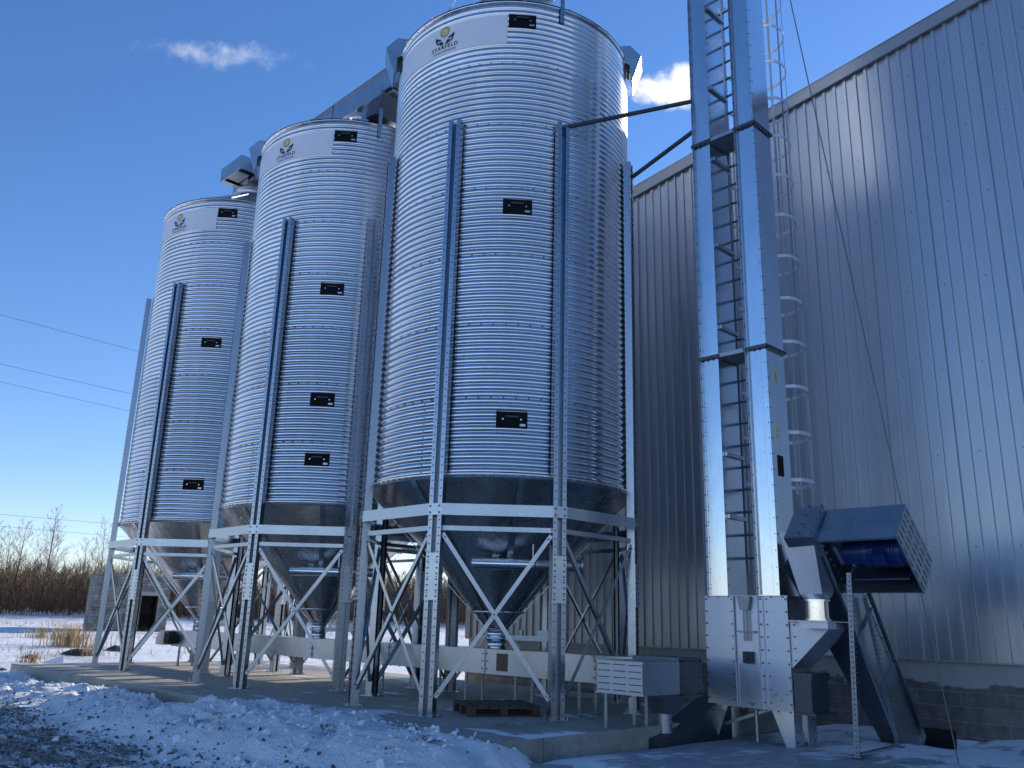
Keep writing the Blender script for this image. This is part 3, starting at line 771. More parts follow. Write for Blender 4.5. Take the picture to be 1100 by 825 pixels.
for zz in (.40, .80): hd.bolts((-6.5, 9.50, zz), (-6.5, 9.94, zz), X3, 6, .013, .014, 1)
for yy in (9.50, 9.94): hd.bolts((-6.5, yy, .40), (-6.5, yy, .80), X3, 5, .013, .014, 1)
hd.bolts((-7.15, 9.55, .84), (-6.55, 9.55, .84), Z3, 6, .013, .014, 1)
lp(hd.build('drive_head', [M['under'], M['bolt']], cv), cv)
gd = MB(); ga0, ga1, gb0, gz0, gz1 = -7.20, -6.49, 8.70, .415, .79
gd.slotted((ga0, gb0, gz0), X3, Z3, ga1 - ga0, gz1 - gz0, 3, 5, .19, .009)
gd.box((ga0, gb0, gz1), (ga1, 9.46, gz1 + .004)); gd.box((ga0, gb0, gz0 - .004), (ga1, 9.46, gz0)); gd.box((ga0, gb0, gz0), (ga0 + .004, 9.46, gz1)); gd.box((ga1 - .004, gb0, gz0), (ga1, 9.46, gz1))
gd.box((ga0 - .012, gb0 - .004, gz1 - .012), (ga1 + .012, gb0 + .02, gz1 + .008)); gd.box((ga0 - .012, gb0 - .003, gz0 - .008), (ga1 + .012, gb0 + .02, gz0 + .012))
lp(gd.build('motor_guard', M['guard'], cv), cv)
for (x, y) in ((-7.12, 8.78), (-7.12, 9.35), (-6.95, 9.38)):
    st = MB(); st.angle((x, y, .0), (x, y, .41), .045, Y3, .005); lp(st.build('stand', M['darkleg'], cv), cv)
sp = MB(); c0 = (-6.90, 9.70)
sq = lambda h, z: [(c0[0]-h, c0[1]-h, z), (c0[0]+h, c0[1]-h, z), (c0[0]+h, c0[1]+h, z), (c0[0]-h, c0[1]+h, z)]
sp.add(sq(.22, .36) + sq(.11, .14), [(0, 4, 5, 1), (1, 5, 6, 2), (2, 6, 7, 3), (3, 7, 4, 0)]); sp.tube((c0[0], c0[1], .15), (c0[0], c0[1], -.16), .095, n=18); sp.tube((c0[0], c0[1], .03), (c0[0], c0[1], .05), .112, n=18); sp.tube((c0[0], c0[1], -.09), (c0[0], c0[1], -.07), .112, n=18)
lp(sp.build('discharge_spout', M['duct'], cv), cv)
ft = MB(); ft.prism([(-7.12, 9.35, -.30), (-7.12, 9.35, -.14), (-7.12, 9.95, -.04), (-7.12, 11.05, .36), (-7.12, 11.05, -.3)], (.38, 0, 0))
for i in range(7): ft.bolt((-6.739, 9.5 + .22*i, -.12 + .055*i), X3, .012, .012)
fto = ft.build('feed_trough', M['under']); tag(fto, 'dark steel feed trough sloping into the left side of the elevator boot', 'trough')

# ---------------------------------------------------------------- roof conveyor
rc = empty('roof_conveyor', (-15.1, 9.6, 12.45)); tag(rc, 'enclosed galvanised conveyor running along the top of all three silos', 'conveyor')
tb = MB(); tb.box((-20.6, 9.4, 12.47), (-8.35, 9.84, 13.0)); tb.box((-20.6, 9.365, 13.0), (-8.35, 9.875, 13.03)); tb.box((-20.6, 9.375, 12.455), (-8.35, 9.865, 12.47))
for x in (-18.9, -15.95, -13.0, -11.4, -8.9): tb.box((x - .02, 9.375, 12.471), (x + .02, 9.4, 12.999)); tb.bolts((x + .045, 9.3995, 12.52), (x + .045, 9.3995, 12.95), -Y3, 6, .012, .012)
lp(tb.build('trough', M['sheet'], rc), rc)
for cx in (-10.07, -15.13):
    if cx < -12:
      gt = MB(); gt.box((cx + .95, 9.30, 12.32), (cx + 1.32, 9.94, 12.455)); gt.box((cx + 1.32, 9.45, 12.35), (cx + 1.55, 9.8, 12.43))
      lp(gt.build('gate', M['duct'], rc), rc)
      pt = MB(); pt.prism([(cx + .95, 9.25, 12.25), (cx + 1.5, 9.25, 12.25), (cx + 1.25, 9.25, 11.85), (cx + .85, 9.25, 11.9)], (0, .66, 0)); lp(pt.build('inlet_box', M['under'], rc), rc)
    for k, (t0_, t1_, x0, x1, zb) in enumerate(((-.2, .2, -.45, .40, 12.0), (.42, .92, .50, .82, 11.90))):
        sp = MB(); yy = (9.44, 9.80)
        A = [(cx + t0_, yy[0], 12.455), (cx + t1_, yy[0], 12.455), (cx + t1_, yy[1], 12.455), (cx + t0_, yy[1], 12.455)]
        Bq = [(cx + x0, 9.36, zb), (cx + x1, 9.36, zb), (cx + x1, 9.96, zb), (cx + x0, 9.96, zb)]
        sp.add(A + Bq, [(0, 4, 5, 1), (1, 5, 6, 2), (2, 6, 7, 3), (3, 7, 4, 0)])
        lp(sp.build('spout', M['pipe'] if k == 0 else M['sheet'], rc), rc)
hd = MB(); hd.box((-20.75, 9.36, 12.40), (-19.9, 9.9, 13.08)); lp(hd.build('drive_head', M['sheet'], rc), rc)
gd = MB(); a0, a1, b0, b1, z0, z1 = -20.67, -19.54, 8.94, 9.40, 12.57, 12.97
gd.box((a0, b0, z1), (a1, b1, z1 + .005)); gd.box((a0, b0 - .004, z0), (a1, b0, z1)); gd.box((a1, b0, z0), (a1 + .004, b1, z1)); gd.box((a0 - .004, b0, z0), (a0, b1, z1))
gd.box((a0, b0, z0), (a1, b0 + .03, z0 + .004)); gd.box((a0, b0 + .03, z0), (a0 + .18, b1, z0 + .004))
lp(gd.build('motor_guard', M['sheet'], rc), rc)
mt = MB(); mt.tube((-20.15, 8.98, 12.78), (-20.15, 9.36, 12.78), .15, n=20); mt.box((-20.4, 9.0, 12.61), (-19.8, 9.34, 12.66))
lp(mt.build('motor', M['duct'], rc), rc)
sp = MB(); sp.add([(-20.55, 9.42, 12.40), (-19.85, 9.42, 12.40), (-19.85, 9.86, 12.40), (-20.55, 9.86, 12.40), (-20.35, 9.56, 12.28), (-20.03, 9.56, 12.28), (-20.03, 9.86, 12.28), (-20.35, 9.86, 12.28)], [(0, 1, 5, 4), (1, 2, 6, 5), (2, 3, 7, 6), (3, 0, 4, 7)])
lp(sp.build('spout', M['sheet'], rc), rc)

# ---------------------------------------------------------------- bucket elevator
EB = 10.7
ev = empty('bucket_elevator', (-6.25, 10.95, -.2)); tag(ev, 'tall galvanised twin-trunk bucket elevator with caged ladder beside the nearest silo', 'elevator')
JZ = (1.65, 5.125, 8.75, 12.38, 14.6)
def trunk(a0, a1, right):
    t = MB(); t.box((a0 + .012, EB, 1.652), (a1 - .012, EB + .49, 14.6))
    for x in ((a0, a0 + .012), (a1 - .012, a1)): t.box((x[0], EB - .012, 1.652), (x[1], EB + .502, 14.6))
    for z in [1.8 + .22*i for i in range(58)]:
        for x in (a0, a1):
            t.bolt((x + (0 if x == a1 else 0), EB + .03, z), X3 if x == a1 else -X3, .009, .008, 1)
        t.bolt((a0 + .028, EB, z), -Y3, .008, .007, 1)
        if right: t.bolt((a1 - .028, EB, z), -Y3, .008, .007, 1)
    for z in JZ[1:4]:
        t.box((a0 - .03, EB - .05, z - .022), (a1 + .03, EB + .53, z - .003), 2); t.box((a0 - .03, EB - .05, z + .003), (a1 + .03, EB + .53, z + .022), 2)
        t.bolts((a0 + .02, EB - .028, z - .022), (a1 - .02, EB - .028, z - .022), -Z3, 4, .012, .02, 1)
        t.bolts((a1 + .018, EB + .03, z - .022), (a1 + .018, EB + .46, z - .022), -Z3, 7, .013, .03, 1)
    o = lp(t.build('trunk', [M['trunk'], M['bolt'], M['under']], ev), ev)
    fl = MB()
    fl.box((a0 - .006, EB - .045, 1.66), (a0 + .002, EB - .0125, 14.6))
    if right: fl.box((a0 + .035, EB - .03, 1.66), (a0 + .041, EB - .0005, 14.6))
    z = 1.75
    while z < 14.5: fl.bolt((a0 - .006, EB - .03, z), -X3, .010, .010, 1); fl.bolt((a0 + .002, EB - .03, z), X3, .010, .012, 1); z += .22
    lp(fl.build('flange', [M['duct'], M['bolt']], o), ev)
    return o
lt = trunk(-6.80, -6.50, False); rt_ = trunk(-6.035, -5.72, True)
dp = MB(); dp.box((-5.83, EB - .004, 1.68), (-5.815, EB - .0005, 5.08)); dp.box((-5.79, EB - .003, 1.68), (-5.735, EB - .0008, 5.08))
lp(dp.build('access_door', M['trunk'], rt_), ev)
hb_ = MB(); hb_.box((-5.72, 10.84, 3.27), (-5.712, 10.99, 3.56)); lp(hb_.build('sight_hatch', M['black'], rt_), ev)
yb = MB(); yb.box((-5.7195, 10.885, 4.62), (-5.716, 10.955, 4.79)); sy = lp(yb.build('warning_label', M['yellow'], rt_), ev)
yk = MB(); yk.box((-5.7159, 10.90, 4.645), (-5.715, 10.94, 4.765)); lp(yk.build('label_centre', M['trim'], sy), ev)
yb = MB(); yb.prism([(-5.7195, 10.84, 3.81), (-5.7195, 10.92, 3.81), (-5.7195, 10.88, 3.89)], (.0035, 0, 0)); yb.box((-5.7195, 10.84, 3.90), (-5.716, 10.92, 3.93)); lp(yb.build('warning_label', M['yellow'], rt_), ev)
for z in JZ[1:4]:
    jf = MB()
    jf.box((-6.50, EB - .03, z - .03), (-6.035, EB + .02, z + .03)); jf.box((-6.50, EB + .44, z - .03), (-6.035, EB + .49, z + .03)); jf.box((-6.50, EB + .02, z - .03), (-6.035, EB + .44, z - .024))
    lp(jf.build('joint_frame', M['duct'], ev), ev)
# ladder with cage
LA, LB_, BL = -6.53, -6.09, EB + .56
ld = MB()
ld.box((LA - .03, BL, 2.0), (LA + .03, BL + .06, 14.6)); ld.box((LB_ - .03, BL, 2.0), (LB_ + .03, BL + .06, 14.6))
lad = lp(ld.build('ladder', M['brace'], ev), ev)
z = 2.2
while z < 14.4:
    rg = MB(); rg.tube((LA, BL + .025, z), (LB_, BL + .025, z), .020, n=8); lp(rg.build('rung', M['rail'], lad), ev); z += .333
for z in (2.75, 3.65, 5.6, 6.95, 8.45, 9.75, 11.3):
    bk = MB(); bk.bar((-6.475, EB + .05, z), (LA + .045, BL, z), .04, .055)
    lp(bk.build('ladder_bracket', M['sheet'], lad), ev)
cg = MB(); cc_ = (-6.12, BL + .46); RR = .44
cage = empty('safety_cage'); cage.parent = ev; local(cage, ev)
for k in range(16):
    z = 3.3 + .70*k
    pts = []
    arc = [R_(-100 + 380*0 + t) for t in range(0, 1)]
    for i in range(25):
        t = R_(-118 + 236*i/24 + 0)            # opens toward the ladder (-Y)
        pts.append(Vector((cc_[0] + RR*math.sin(t), cc_[1] + RR*math.cos(t), z)))
    pts = [Vector((LA - .02, BL + .03, z))] + pts + [Vector((LB_ + .05, BL + .03, z))]
    hp = MB()
    for i in range(len(pts)-1):
        d = (pts[i+1]-pts[i]); hp.bar(pts[i] - d*.02, pts[i+1] + d*.02, .008, .05)
    o = lp(hp.build('hoop', M['hoop'], cage), ev)
for t in (-75, 0, 55, 100):
    x = cc_[0] + (RR - .007)*math.sin(R_(t)); y = cc_[1] + (RR - .007)*math.cos(R_(t))
    st = MB(); tx = Vector((math.cos(R_(t)), -math.sin(R_(t)), 0)); st.obox((x, y, 8.9), tx, Vector((math.sin(R_(t)), math.cos(R_(t)), 0)), Z3, .04, .005, 11.4)
    lp(st.build('cage_strap', M['brace'], cage), ev)
# boot
B0, B1, BZ0, BZ1, BD = -6.88, -5.63, .225, 1.648, 11.32
bt = MB(); bt.box((B0 + .03, EB + .012, BZ0), (B1 - .03, BD, BZ1)); bt.box((B0, EB, BZ0), (-6.42, EB + .012, BZ1)); bt.box((-6.05, EB, BZ0), (B1, EB + .012, BZ1))
bt.box((-6.40, EB + .006, BZ0), (-6.07, EB + .0118, BZ1 - .02))
for x in (B0, B1 - .03): bt.box((x, EB + .013, BZ0), (x + .03, EB + .03, BZ1))
bt.box((-6.425, EB - .035, BZ0), (-6.412, EB, BZ1)); bt.box((-6.062, EB - .03, BZ0), (-6.05, EB, BZ1)); bt.box((-5.985, EB - .02, BZ0 + .0), (-5.975, EB - .0003, BZ1))
bt.box((B0 - .02, EB - .02, BZ1 - .006), (B1 + .02, BD + .02, BZ1 + .003)); bt.box((B0 - .015, EB - .015, BZ0 - .012), (B1 + .015, BD + .02, BZ0))
for z in [.30 + .163*i for i in range(9)]:
    for x in (B0 + .022, -6.455, -6.02, B1 - .02): bt.bolt((x, EB, z), -Y3, .013, .014, 1)
    bt.bolt((-5.93, EB, z), -Y3, .011, .012, 1); bt.bolt((B1, EB + .1, z), X3, .013, .014, 1)
bt.bolts((B0 + .06, EB - .008, BZ1 - .006), (B1 - .06, EB - .008, BZ1 - .006), -Z3, 8, .013, .016, 1); bt.bolts((B0 + .04, EB - .006, BZ0 - .012), (B1 - .04, EB - .006, BZ0 - .012), -Z3, 8, .014, .018, 1)
for (x, z) in ((-6.72, .36), (-6.55, .33), (-5.78, .34), (-5.86, .40), (-5.70, .42)): bt.bolt((x, EB, z), -Y3, .009, .006, 1)
boot = lp(bt.build('boot', [M['boot'], M['bolt']], ev), ev)
tn = MB()
for x in (-6.26, -6.20): tn.tube((x, EB - .03, 1.50), (x, EB - .03, 1.12), .011, n=8); tn.tube((x, EB - .03, 1.06), (x, EB - .03, 1.12), .013, n=8)
tn.prism([(-6.34, EB - .06, 1.63), (-6.14, EB - .06, 1.63), (-6.18, EB - .06, 1.46), (-6.30, EB - .06, 1.46)], (0, .05, 0)); tn.box((-6.37, EB - .05, 1.17), (-6.09, EB - .01, 1.19))
lp(tn.build('belt_tensioner', [M['darkleg']], boot), ev)
bg_ = MB(); bg_.box((-6.29, EB - .05, .775), (-6.15, EB + .005, .925)); bg_.tube((-6.24, EB - .055, .85), (-6.24, EB - .075, .85), .04, n=18)
for dx in (-.05, .05):
    for dz in (-.055, .055): bg_.bolt((-6.22 + dx, EB - .05, .85 + dz), -Y3, .012, .012)
lp(bg_.build('bearing', M['dark_steel'], boot), ev)
kb2 = MB(); kb2.prism([(-6.25, EB - .03, .285), (-6.16, EB - .03, .285), (-6.205, EB - .03, .245)], (0, .03, 0)); lp(kb2.build('drain_latch', M['duct'], boot), ev)
for (x, s, y) in ((B0, 1, EB), (B1, -1, EB), (B0, 1, BD - .03), (B1, -1, BD - .03)):
    lg = MB(); zt = BZ0 - .013
    lg.prism([(x, y, zt), (x + s*.30, y, zt), (x + s*.09, y, -.30), (x, y, -.30)], (0, .008, 0)); lg.prism([(x, y + (.0085 if y == EB else -.0005), zt), (x, y + (.22 if y == EB else -.22), zt), (x, y + (.22 if y == EB else -.22), -.3), (x, y + (.0085 if y == EB else -.0005), -.30)], (s*.008, 0, 0))
    lg.bolts((x - s*.001, y + (.06 if y == EB else -.06), .1), (x - s*.001, y + (.06 if y == EB else -.06), -.15), -X3*s, 3, .012, .012, 1)
    lp(lg.build('boot_leg', [M['leg_plate'], M['bolt']], ev), ev)
xl = MB(); xl.tube((-6.3, 10.95, .22), (-6.3, 10.95, -.25), .03, n=10); xl.bar((-6.78, 10.9, -.05), (-6.1, 11.0, .2), .04, .04); lp(xl.build('boot_strut', M['duct'], ev), ev)
# inlet hopper on the right of the boot
ih = MB()
F = [(B1 + .004, 1.32), (-5.10, 1.32), (-5.10, 1.24), (B1 + .004, .74)]
ih.prism([(x, EB + .03, z) for x, z in F], (0, .55, 0))
ih.box((B1 + .004, EB - .22, 1.322), (-4.98, EB + .62, 1.335)); ih.box((B1 + .25, EB - .2, 1.24), (-5.0, EB + .028, 1.321))
ih.bolts((B1 + .05, EB + .028, 1.335), (-5.14, EB + .028, 1.335), Z3, 6, .013, .018, 1); ih.bolts((B1 + .06, EB + .03, 1.28), (B1 + .06, EB + .03, .84), -Y3, 4, .012, .012, 1)
nrm = Vector((.707, 0, -.707))
ih.bolts(Vector((-5.58, EB + .08, .775)) + nrm*.002, Vector((-5.15, EB + .08, 1.215)) + nrm*.002, nrm, 6, .012, .014, 1); ih.bolts(Vector((-5.58, EB + .5, .775)) + nrm*.002, Vector((-5.15, EB + .5, 1.215)) + nrm*.002, nrm, 6, .012, .014, 1)
lp(ih.build('inlet_hopper', [M['boot'], M['bolt']], ev), ev)
sb_ = MB(); sb_.box((B1 + .003, EB + .04, BZ0 - .01), (B1 + .24, EB + .5, .60)); sb_.box((B1 + .003, EB + .03, .60), (B1 + .26, EB + .52, .69)); sb_.box((B1 - .0, EB + .02, BZ0 - .04), (B1 + .29, EB + .56, BZ0 - .012))
sb_.bolts((B1 + .05, EB + .03, .645), (B1 + .24, EB + .03, .645), -Y3, 4, .013, .014, 1); sb_.bolts((B1 + .02, EB + .03, BZ0 - .01), (B1 + .26, EB + .03, BZ0 - .01), Z3, 5, .012, .014, 1)
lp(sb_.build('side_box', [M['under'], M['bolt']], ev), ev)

# tie bars from elevator to silo
def tie(p, q, label):
    t = MB(); t.angle(p, q, .048, Z3, .006); p = Vector(p); q = Vector(q); d = (q-p).normalized(); n = int((q-p).length/.07)
    sd = d.cross(Z3).normalized()
    for i in range(n): t.bolt(p + d*(.05 + .07*i) - sd*.0 - Z3*.003, -Z3, .011, .006, 1)
    for i in range(n): t.bolt(p + d*(.05 + .07*i) + sd*.0275 + Z3*.03, sd, .011, .006, 1)
    o = t.build('tie_bar', [M['dark_steel'], M['bolt']]); return tag(o, label, 'tie bar', 'tie bars between silo and elevator')
tie((-8.06, 8.78, 8.72), (-6.80, EB - .02, 9.58), 'upper perforated tie bar from the silo front leg to the elevator')
tie((-7.97, 10.60, 8.60), (-6.82, EB + .05, 9.07), 'lower perforated tie bar from the silo rear right leg to the elevator')

# ---------------------------------------------------------------- inclined conveyor with hood
ic = empty('inclined_conveyor', (-5.3, 12.8, -.3)); tag(ic, 'dark inclined conveyor rising out of a pit by the foundation, blue motor under its hood', 'conveyor')
dn = Vector((0, .60, -.80)); nr = Vector((0, .80, .60))        # along (downward), across (away from camera, up)
O = Vector((0, 10.34, 2.36))
fn = lambda a, s, t: Vector((a, 0, 0)) + O + dn*s + nr*t
A0, A1 = -5.42, -5.0
cs = MB()
AT, AB = -5.60, -5.12
cs.add([fn(AT, .42, 0), fn(A1, .22, 0), fn(A1, 3.75, 0), fn(AB, 3.75, 0), fn(AT, .42, .55), fn(A1, .22, .60), fn(A1, 3.75, .72), fn(AB, 3.75, .72)], [(0, 1, 2, 3), (4, 7, 6, 5), (0, 4, 5, 1), (3, 2, 6, 7), (0, 3, 7, 4)], 0)
cs.bolts(fn(AT + .03, .5, -.001), fn(AB + .03, 3.6, -.001), -nr, 18, .013, .014, 2); cs.bolts(fn(A1 - .03, .1, -.001), fn(A1 - .03, 3.6, -.001), -nr, 18, .013, .014, 2)
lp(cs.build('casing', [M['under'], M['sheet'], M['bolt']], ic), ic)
sp_ = MB(); sp_.add([fn(A1 + .0, 0, 0), fn(A1, 3.75, 0), fn(A1, 3.75, .70), fn(A1, 0, .60), fn(A1 + .006, 0, 0), fn(A1 + .006, 3.75, 0), fn(A1 + .006, 3.75, .70), fn(A1 + .006, 0, .60)], [(4, 5, 6, 7), (0, 4, 7, 3), (1, 2, 6, 5), (0, 1, 5, 4), (3, 7, 6, 2)], 0)
for s_ in (1.55, 2.45): sp_.obox(fn(A1 + .02, s_, .35), X3, dn, nr, .03, .03, .68, 1)
sp_.obox(fn(A1 + .03, 1.9, .72), X3, dn, nr, .06, 3.6, .02, 1); sp_.obox(fn(A1 + .02, 1.9, .01), X3, dn, nr, .03, 3.6, .02, 0)
sp_.obox(fn(A1 + .03, 3.70, .35), X3, dn, nr, .06, .02, .72, 0)
sp_.bolts(fn(A1 + .006, .2, .05), fn(A1 + .006, 3.6, .05), X3, 16, .013, .014, 2); sp_.bolts(fn(A1 + .006, .2, .65), fn(A1 + .006, 3.6, .65), X3, 16, .013, .014, 2)
lp(sp_.build('side_plate', [M['sheet'], M['duct'], M['bolt']], ic), ic)
# hood over the motor
u_ = Vector((0, .745, -.667)); w_ = Vector((0, .667, .745)); HO = Vector((-4.99, 10.32, 2.30)); HL, HT, HW = .93, .57, .99
hf = lambda a, s, t: HO + X3*a + u_*s + w_*t
hd = MB()
hd.add([hf(0, 0, 0), hf(HW, 0, 0), hf(HW, 0, HT), hf(0, 0, HT), hf(0, .006, 0), hf(HW, .006, 0), hf(HW, .006, HT), hf(0, .006, HT)], [(0, 1, 2, 3), (7, 6, 5, 4), (0, 4, 5, 1), (3, 2, 6, 7)])
hd.add([hf(0, 0, HT), hf(HW, 0, HT), hf(HW, HL, HT), hf(0, HL, HT), hf(0, 0, HT + .006), hf(HW, 0, HT + .006), hf(HW, HL, HT + .006), hf(0, HL, HT + .006)], [(0, 1, 2, 3), (7, 6, 5, 4), (0, 4, 5, 1), (1, 5, 6, 2), (2, 6, 7, 3)])
hd.add([hf(0, HL, .02), hf(HW, HL, .02), hf(HW, HL, HT), hf(0, HL, HT), hf(0, HL + .006, .02), hf(HW, HL + .006, .02), hf(HW, HL + .006, HT), hf(0, HL + .006, HT)], [(3, 2, 1, 0), (4, 5, 6, 7), (0, 1, 5, 4)])
hd.slotted(hf(HW, 0, 0), u_, w_, HL, HT, 5, 6, .13, .022)
hd.obox(hf(HW/2, .012, -.004), X3, u_, w_, HW, .03, .008); hd.obox(hf(HW, HL/2, .0), X3, u_, w_, .02, HL, .02)
hood = lp(hd.build('hood', M['duct'], ic), ic)
hx = MB(); hx.obox(hf(-.21, .40, .29), X3, u_, w_, .40, .94, .58); hx.bolts(hf(-.03, -.092, 0.05), hf(-.03, -.092, .55), -u_, 5, .015, .016, 1); hx.bolts(hf(-.2, -.092, 0.05), hf(-.2, -.092, .55), -u_, 4, .015, .016, 1)
lp(hx.build('head_box', [M['duct'], M['bolt']], ic), ic)
mo = MB(); mo.tube(hf(.12, .50, .30), hf(.40, .50, .30), .15, n=24); mo.tube(hf(.40, .50, .30), hf(.86, .50, .30), .19, n=28)
for i in range(10): mo.tube(hf(.46 + .035*i, .50, .30), hf(.47 + .035*i, .50, .30), .205, n=28)
mo.obox(hf(.62, .42, .12), X3, u_, w_, .16, .16, .12); mo.tube(hf(.86, .50, .30), hf(.92, .50, .30), .17, n=24)
lp(mo.build('motor', M['blue'], ic), ic)
mk = MB(); mk.obox(hf(.5, .78, .25), X3, u_, w_, .7, .02, .3); mk.obox(hf(.16, .3, .05), X3, u_, w_, .05, .3, .02); mk.bolts(hf(.05, .1, .03), hf(.05, .8, .03), -w_, 7, .018, .02)
lp(mk.build('motor_bracket', M['sheet'], ic), ic)
so_ = MB(); t0 = [(-5.50, 10.36, 2.44), (-5.05, 10.36, 2.36), (-5.05, 10.95, 1.95), (-5.50, 10.95, 1.95)]
cx, cy = -5.18, 10.62
t1 = [(cx - .15, cy - .15, 1.66), (cx + .15, cy - .15, 1.66), (cx + .15, cy + .15, 1.66), (cx - .15, cy + .15, 1.66)]
so_.add(t0 + t1, [(0, 4, 5, 1), (1, 5, 6, 2), (2, 6, 7, 3), (3, 7, 4, 0)])
n = 20; oc = [(cx + .145*math.cos(2*math.pi*i/n + math.pi/4), cy + .145*math.sin(2*math.pi*i/n + math.pi/4), 1.58) for i in range(n)]
sqp = []
for i in range(n):
    t = 2*math.pi*i/n + math.pi/4; c, s_ = math.cos(t), math.sin(t); k = .15/max(abs(c), abs(s_)); sqp.append((cx + k*c, cy + k*s_, 1.66))
so_.add(sqp + oc, [(i, (i+1) % n, n+(i+1) % n, n+i) for i in range(n)])
spo = lp(so_.build('discharge_chute', M['boot'], ic), ic)
tb2 = MB(); tb2.tube((cx, cy, 1.338), (cx, cy, 1.585), .142, n=28); tb2.tube((cx, cy, 1.575), (cx, cy, 1.595), .165, n=28); tb2.tube((cx, cy, 1.338), (cx, cy, 1.36), .165, n=28)
lp(tb2.build('spout_tube', M['pipe'], spo), ic)
def post(p, q, nm='prop_post', w=.06):
    t = MB(); t.angle(p, q, w, Y3, .006); p = Vector(p); q = Vector(q); d = (q-p).normalized(); n = int((q-p).length/.06)
    for i in range(n): t.bolt(p + d*(.04 + .06*i) + Vector((0, -.004, 0)), -Y3, .013, .005, 1)
    for i in range(n): t.bolt(p + d*(.04 + .06*i) + Vector((.031, .03, 0)), X3, .013, .005, 1)
    t.box((p.x - .07, p.y - .07, p.z - .01), (p.x + .07, p.y + .07, p.z + .008))
    return lp(t.build(nm, [M['darkleg'], M['bolt']], ic), ic)
post((-4.80, 10.60, -.2), (-4.73, 10.60, 1.92)); post((-4.86, 11.95, -.2), (-4.92, 11.45, 1.65), w=.05)
fb3 = MB(); fb3.bar((-4.80, 10.6, -.18), (-4.86, 11.95, -.18), .05, .012); lp(fb3.build('floor_strap', M['leg'], ic), ic)

# ---------------------------------------------------------------- small things
def cable(name, p, q, r, label, cat, mat, sag=0, group=None, n=14, kind=None):
    p = Vector(p); q = Vector(q); m_ = MB()
    m_.path([p.lerp(q, i/n) - Z3*sag*4*(i/n)*(1-i/n) for i in range(n+1)], r, 6)
    return tag(m_.build(name, mat), label, cat, group)
cable('guy_wire', (-3.89, 11.25, -.25), (-5.46, 10.80, 14.2), .008, 'taut steel guy wire slanting across the warehouse siding to the ground', 'wire', M['cable'])
cable('guy_wire', (-11.75, 8.55, 11.28), (-10.55, 9.30, 14.2), .006, 'thin wire rising from the nearest silo roof, upper left', 'wire', M['cable'])
# pallet
pl = empty('pallet', (-9.02, 8.72, .0), R_(62)); tag(pl, 'weathered dark wooden pallet lying on the pad under the nearest silo', 'pallet')
for i in range(7):
    q = MB(); y = 0; x = -.45 + .15*i; q.box((x - .055, -.44, .118), (x + .055, .44, .14)); q.build('deck_board', M['wood'], pl)
for y in (-.39, 0, .39):
    q = MB(); q.box((-.5, y - .05, .098), (.5, y + .05, .1175)); q.box((-.5, y - .05, 0.002), (.5, y + .05, .02))
    for x in (-.45, 0, .45): q.box((x - .05, y - .048, .0205), (x + .05, y + .048, .0975))
    q.build('bearer', M['wood'], pl)
# concrete lumps at the edge of the pad
def lump(name, loc, sx, sy, sz, rz, label, cat, mat):
    b_ = MB(); b_.box((-sx/2, -sy/2, -sz), (sx/2, sy/2, 0)); o = b_.build(name, mat, None, loc); o.rotation_euler = (R_(2), R_(-2), rz)
    m_ = o.modifiers.new('edge', 'BEVEL'); m_.width = .015; m_.segments = 2
    return tag(o, label, cat)
lump('concrete_block', (-7.72, 6.50, .02), .42, .22, .4, R_(35), 'small concrete block sticking out of the snow in front of the pad', 'block', M['plinth'])
lump('concrete_slab', (-6.3, 6.55, -.15), .8, .45, .3, R_(22), 'flat icy concrete slab end beside the foot of the pad', 'slab', M['pad'])
ms = MB(); ms.prism([(-.32, -.10, 0), (.30, -.08, .01), (.27, .10, .17)], (0, .01, .004)); o = ms.build('metal_sheet', M['white'], None, (-25.7, 8.25, -.16)); o.rotation_euler = (R_(14), 0, R_(62))
tag(o, 'loose triangular grey metal sheet lying on the snow beyond the pad', 'metal sheet')
# grass, mounds
def gz(a, b): return ground(a, b)[0]
def tuft(a, b, n, h, spread, label, seed):
    rnd = random.Random(seed); m_ = MB()
    for i in range(n):
        r = spread*abs(rnd.gauss(0, .45)); t = rnd.uniform(0, 6.28); x, y = r*math.cos(t), r*math.sin(t)*.7
        hh = h*rnd.uniform(.5, 1.1); lean = rnd.gauss(0, .28), rnd.gauss(0, .28); w = .012
        d = rnd.uniform(0, 3.14); wx, wy = w*math.cos(d), w*math.sin(d)
        z0 = gz(a + x, b + y) - gz(a, b)
        p1 = (x + lean[0]*hh*.4, y + lean[1]*hh*.4, z0 + hh*.6); p2 = (x + lean[0]*hh*1.1, y + lean[1]*hh*1.1, z0 + hh*(.95 - .3*abs(lean[0])))
        m_.add([(x - wx, y - wy, z0 - .05), (x + wx, y + wy, z0 - .05), (p1[0] + wx*.7, p1[1] + wy*.7, p1[2]), (p1[0] - wx*.7, p1[1] - wy*.7, p1[2]), p2], [(0, 1, 2, 3), (3, 2, 4)])
    o = m_.build('grass_clump', M['drygrass'], None, (a, b, gz(a, b))); return tag(o, label, 'grass', 'dry grass clumps')
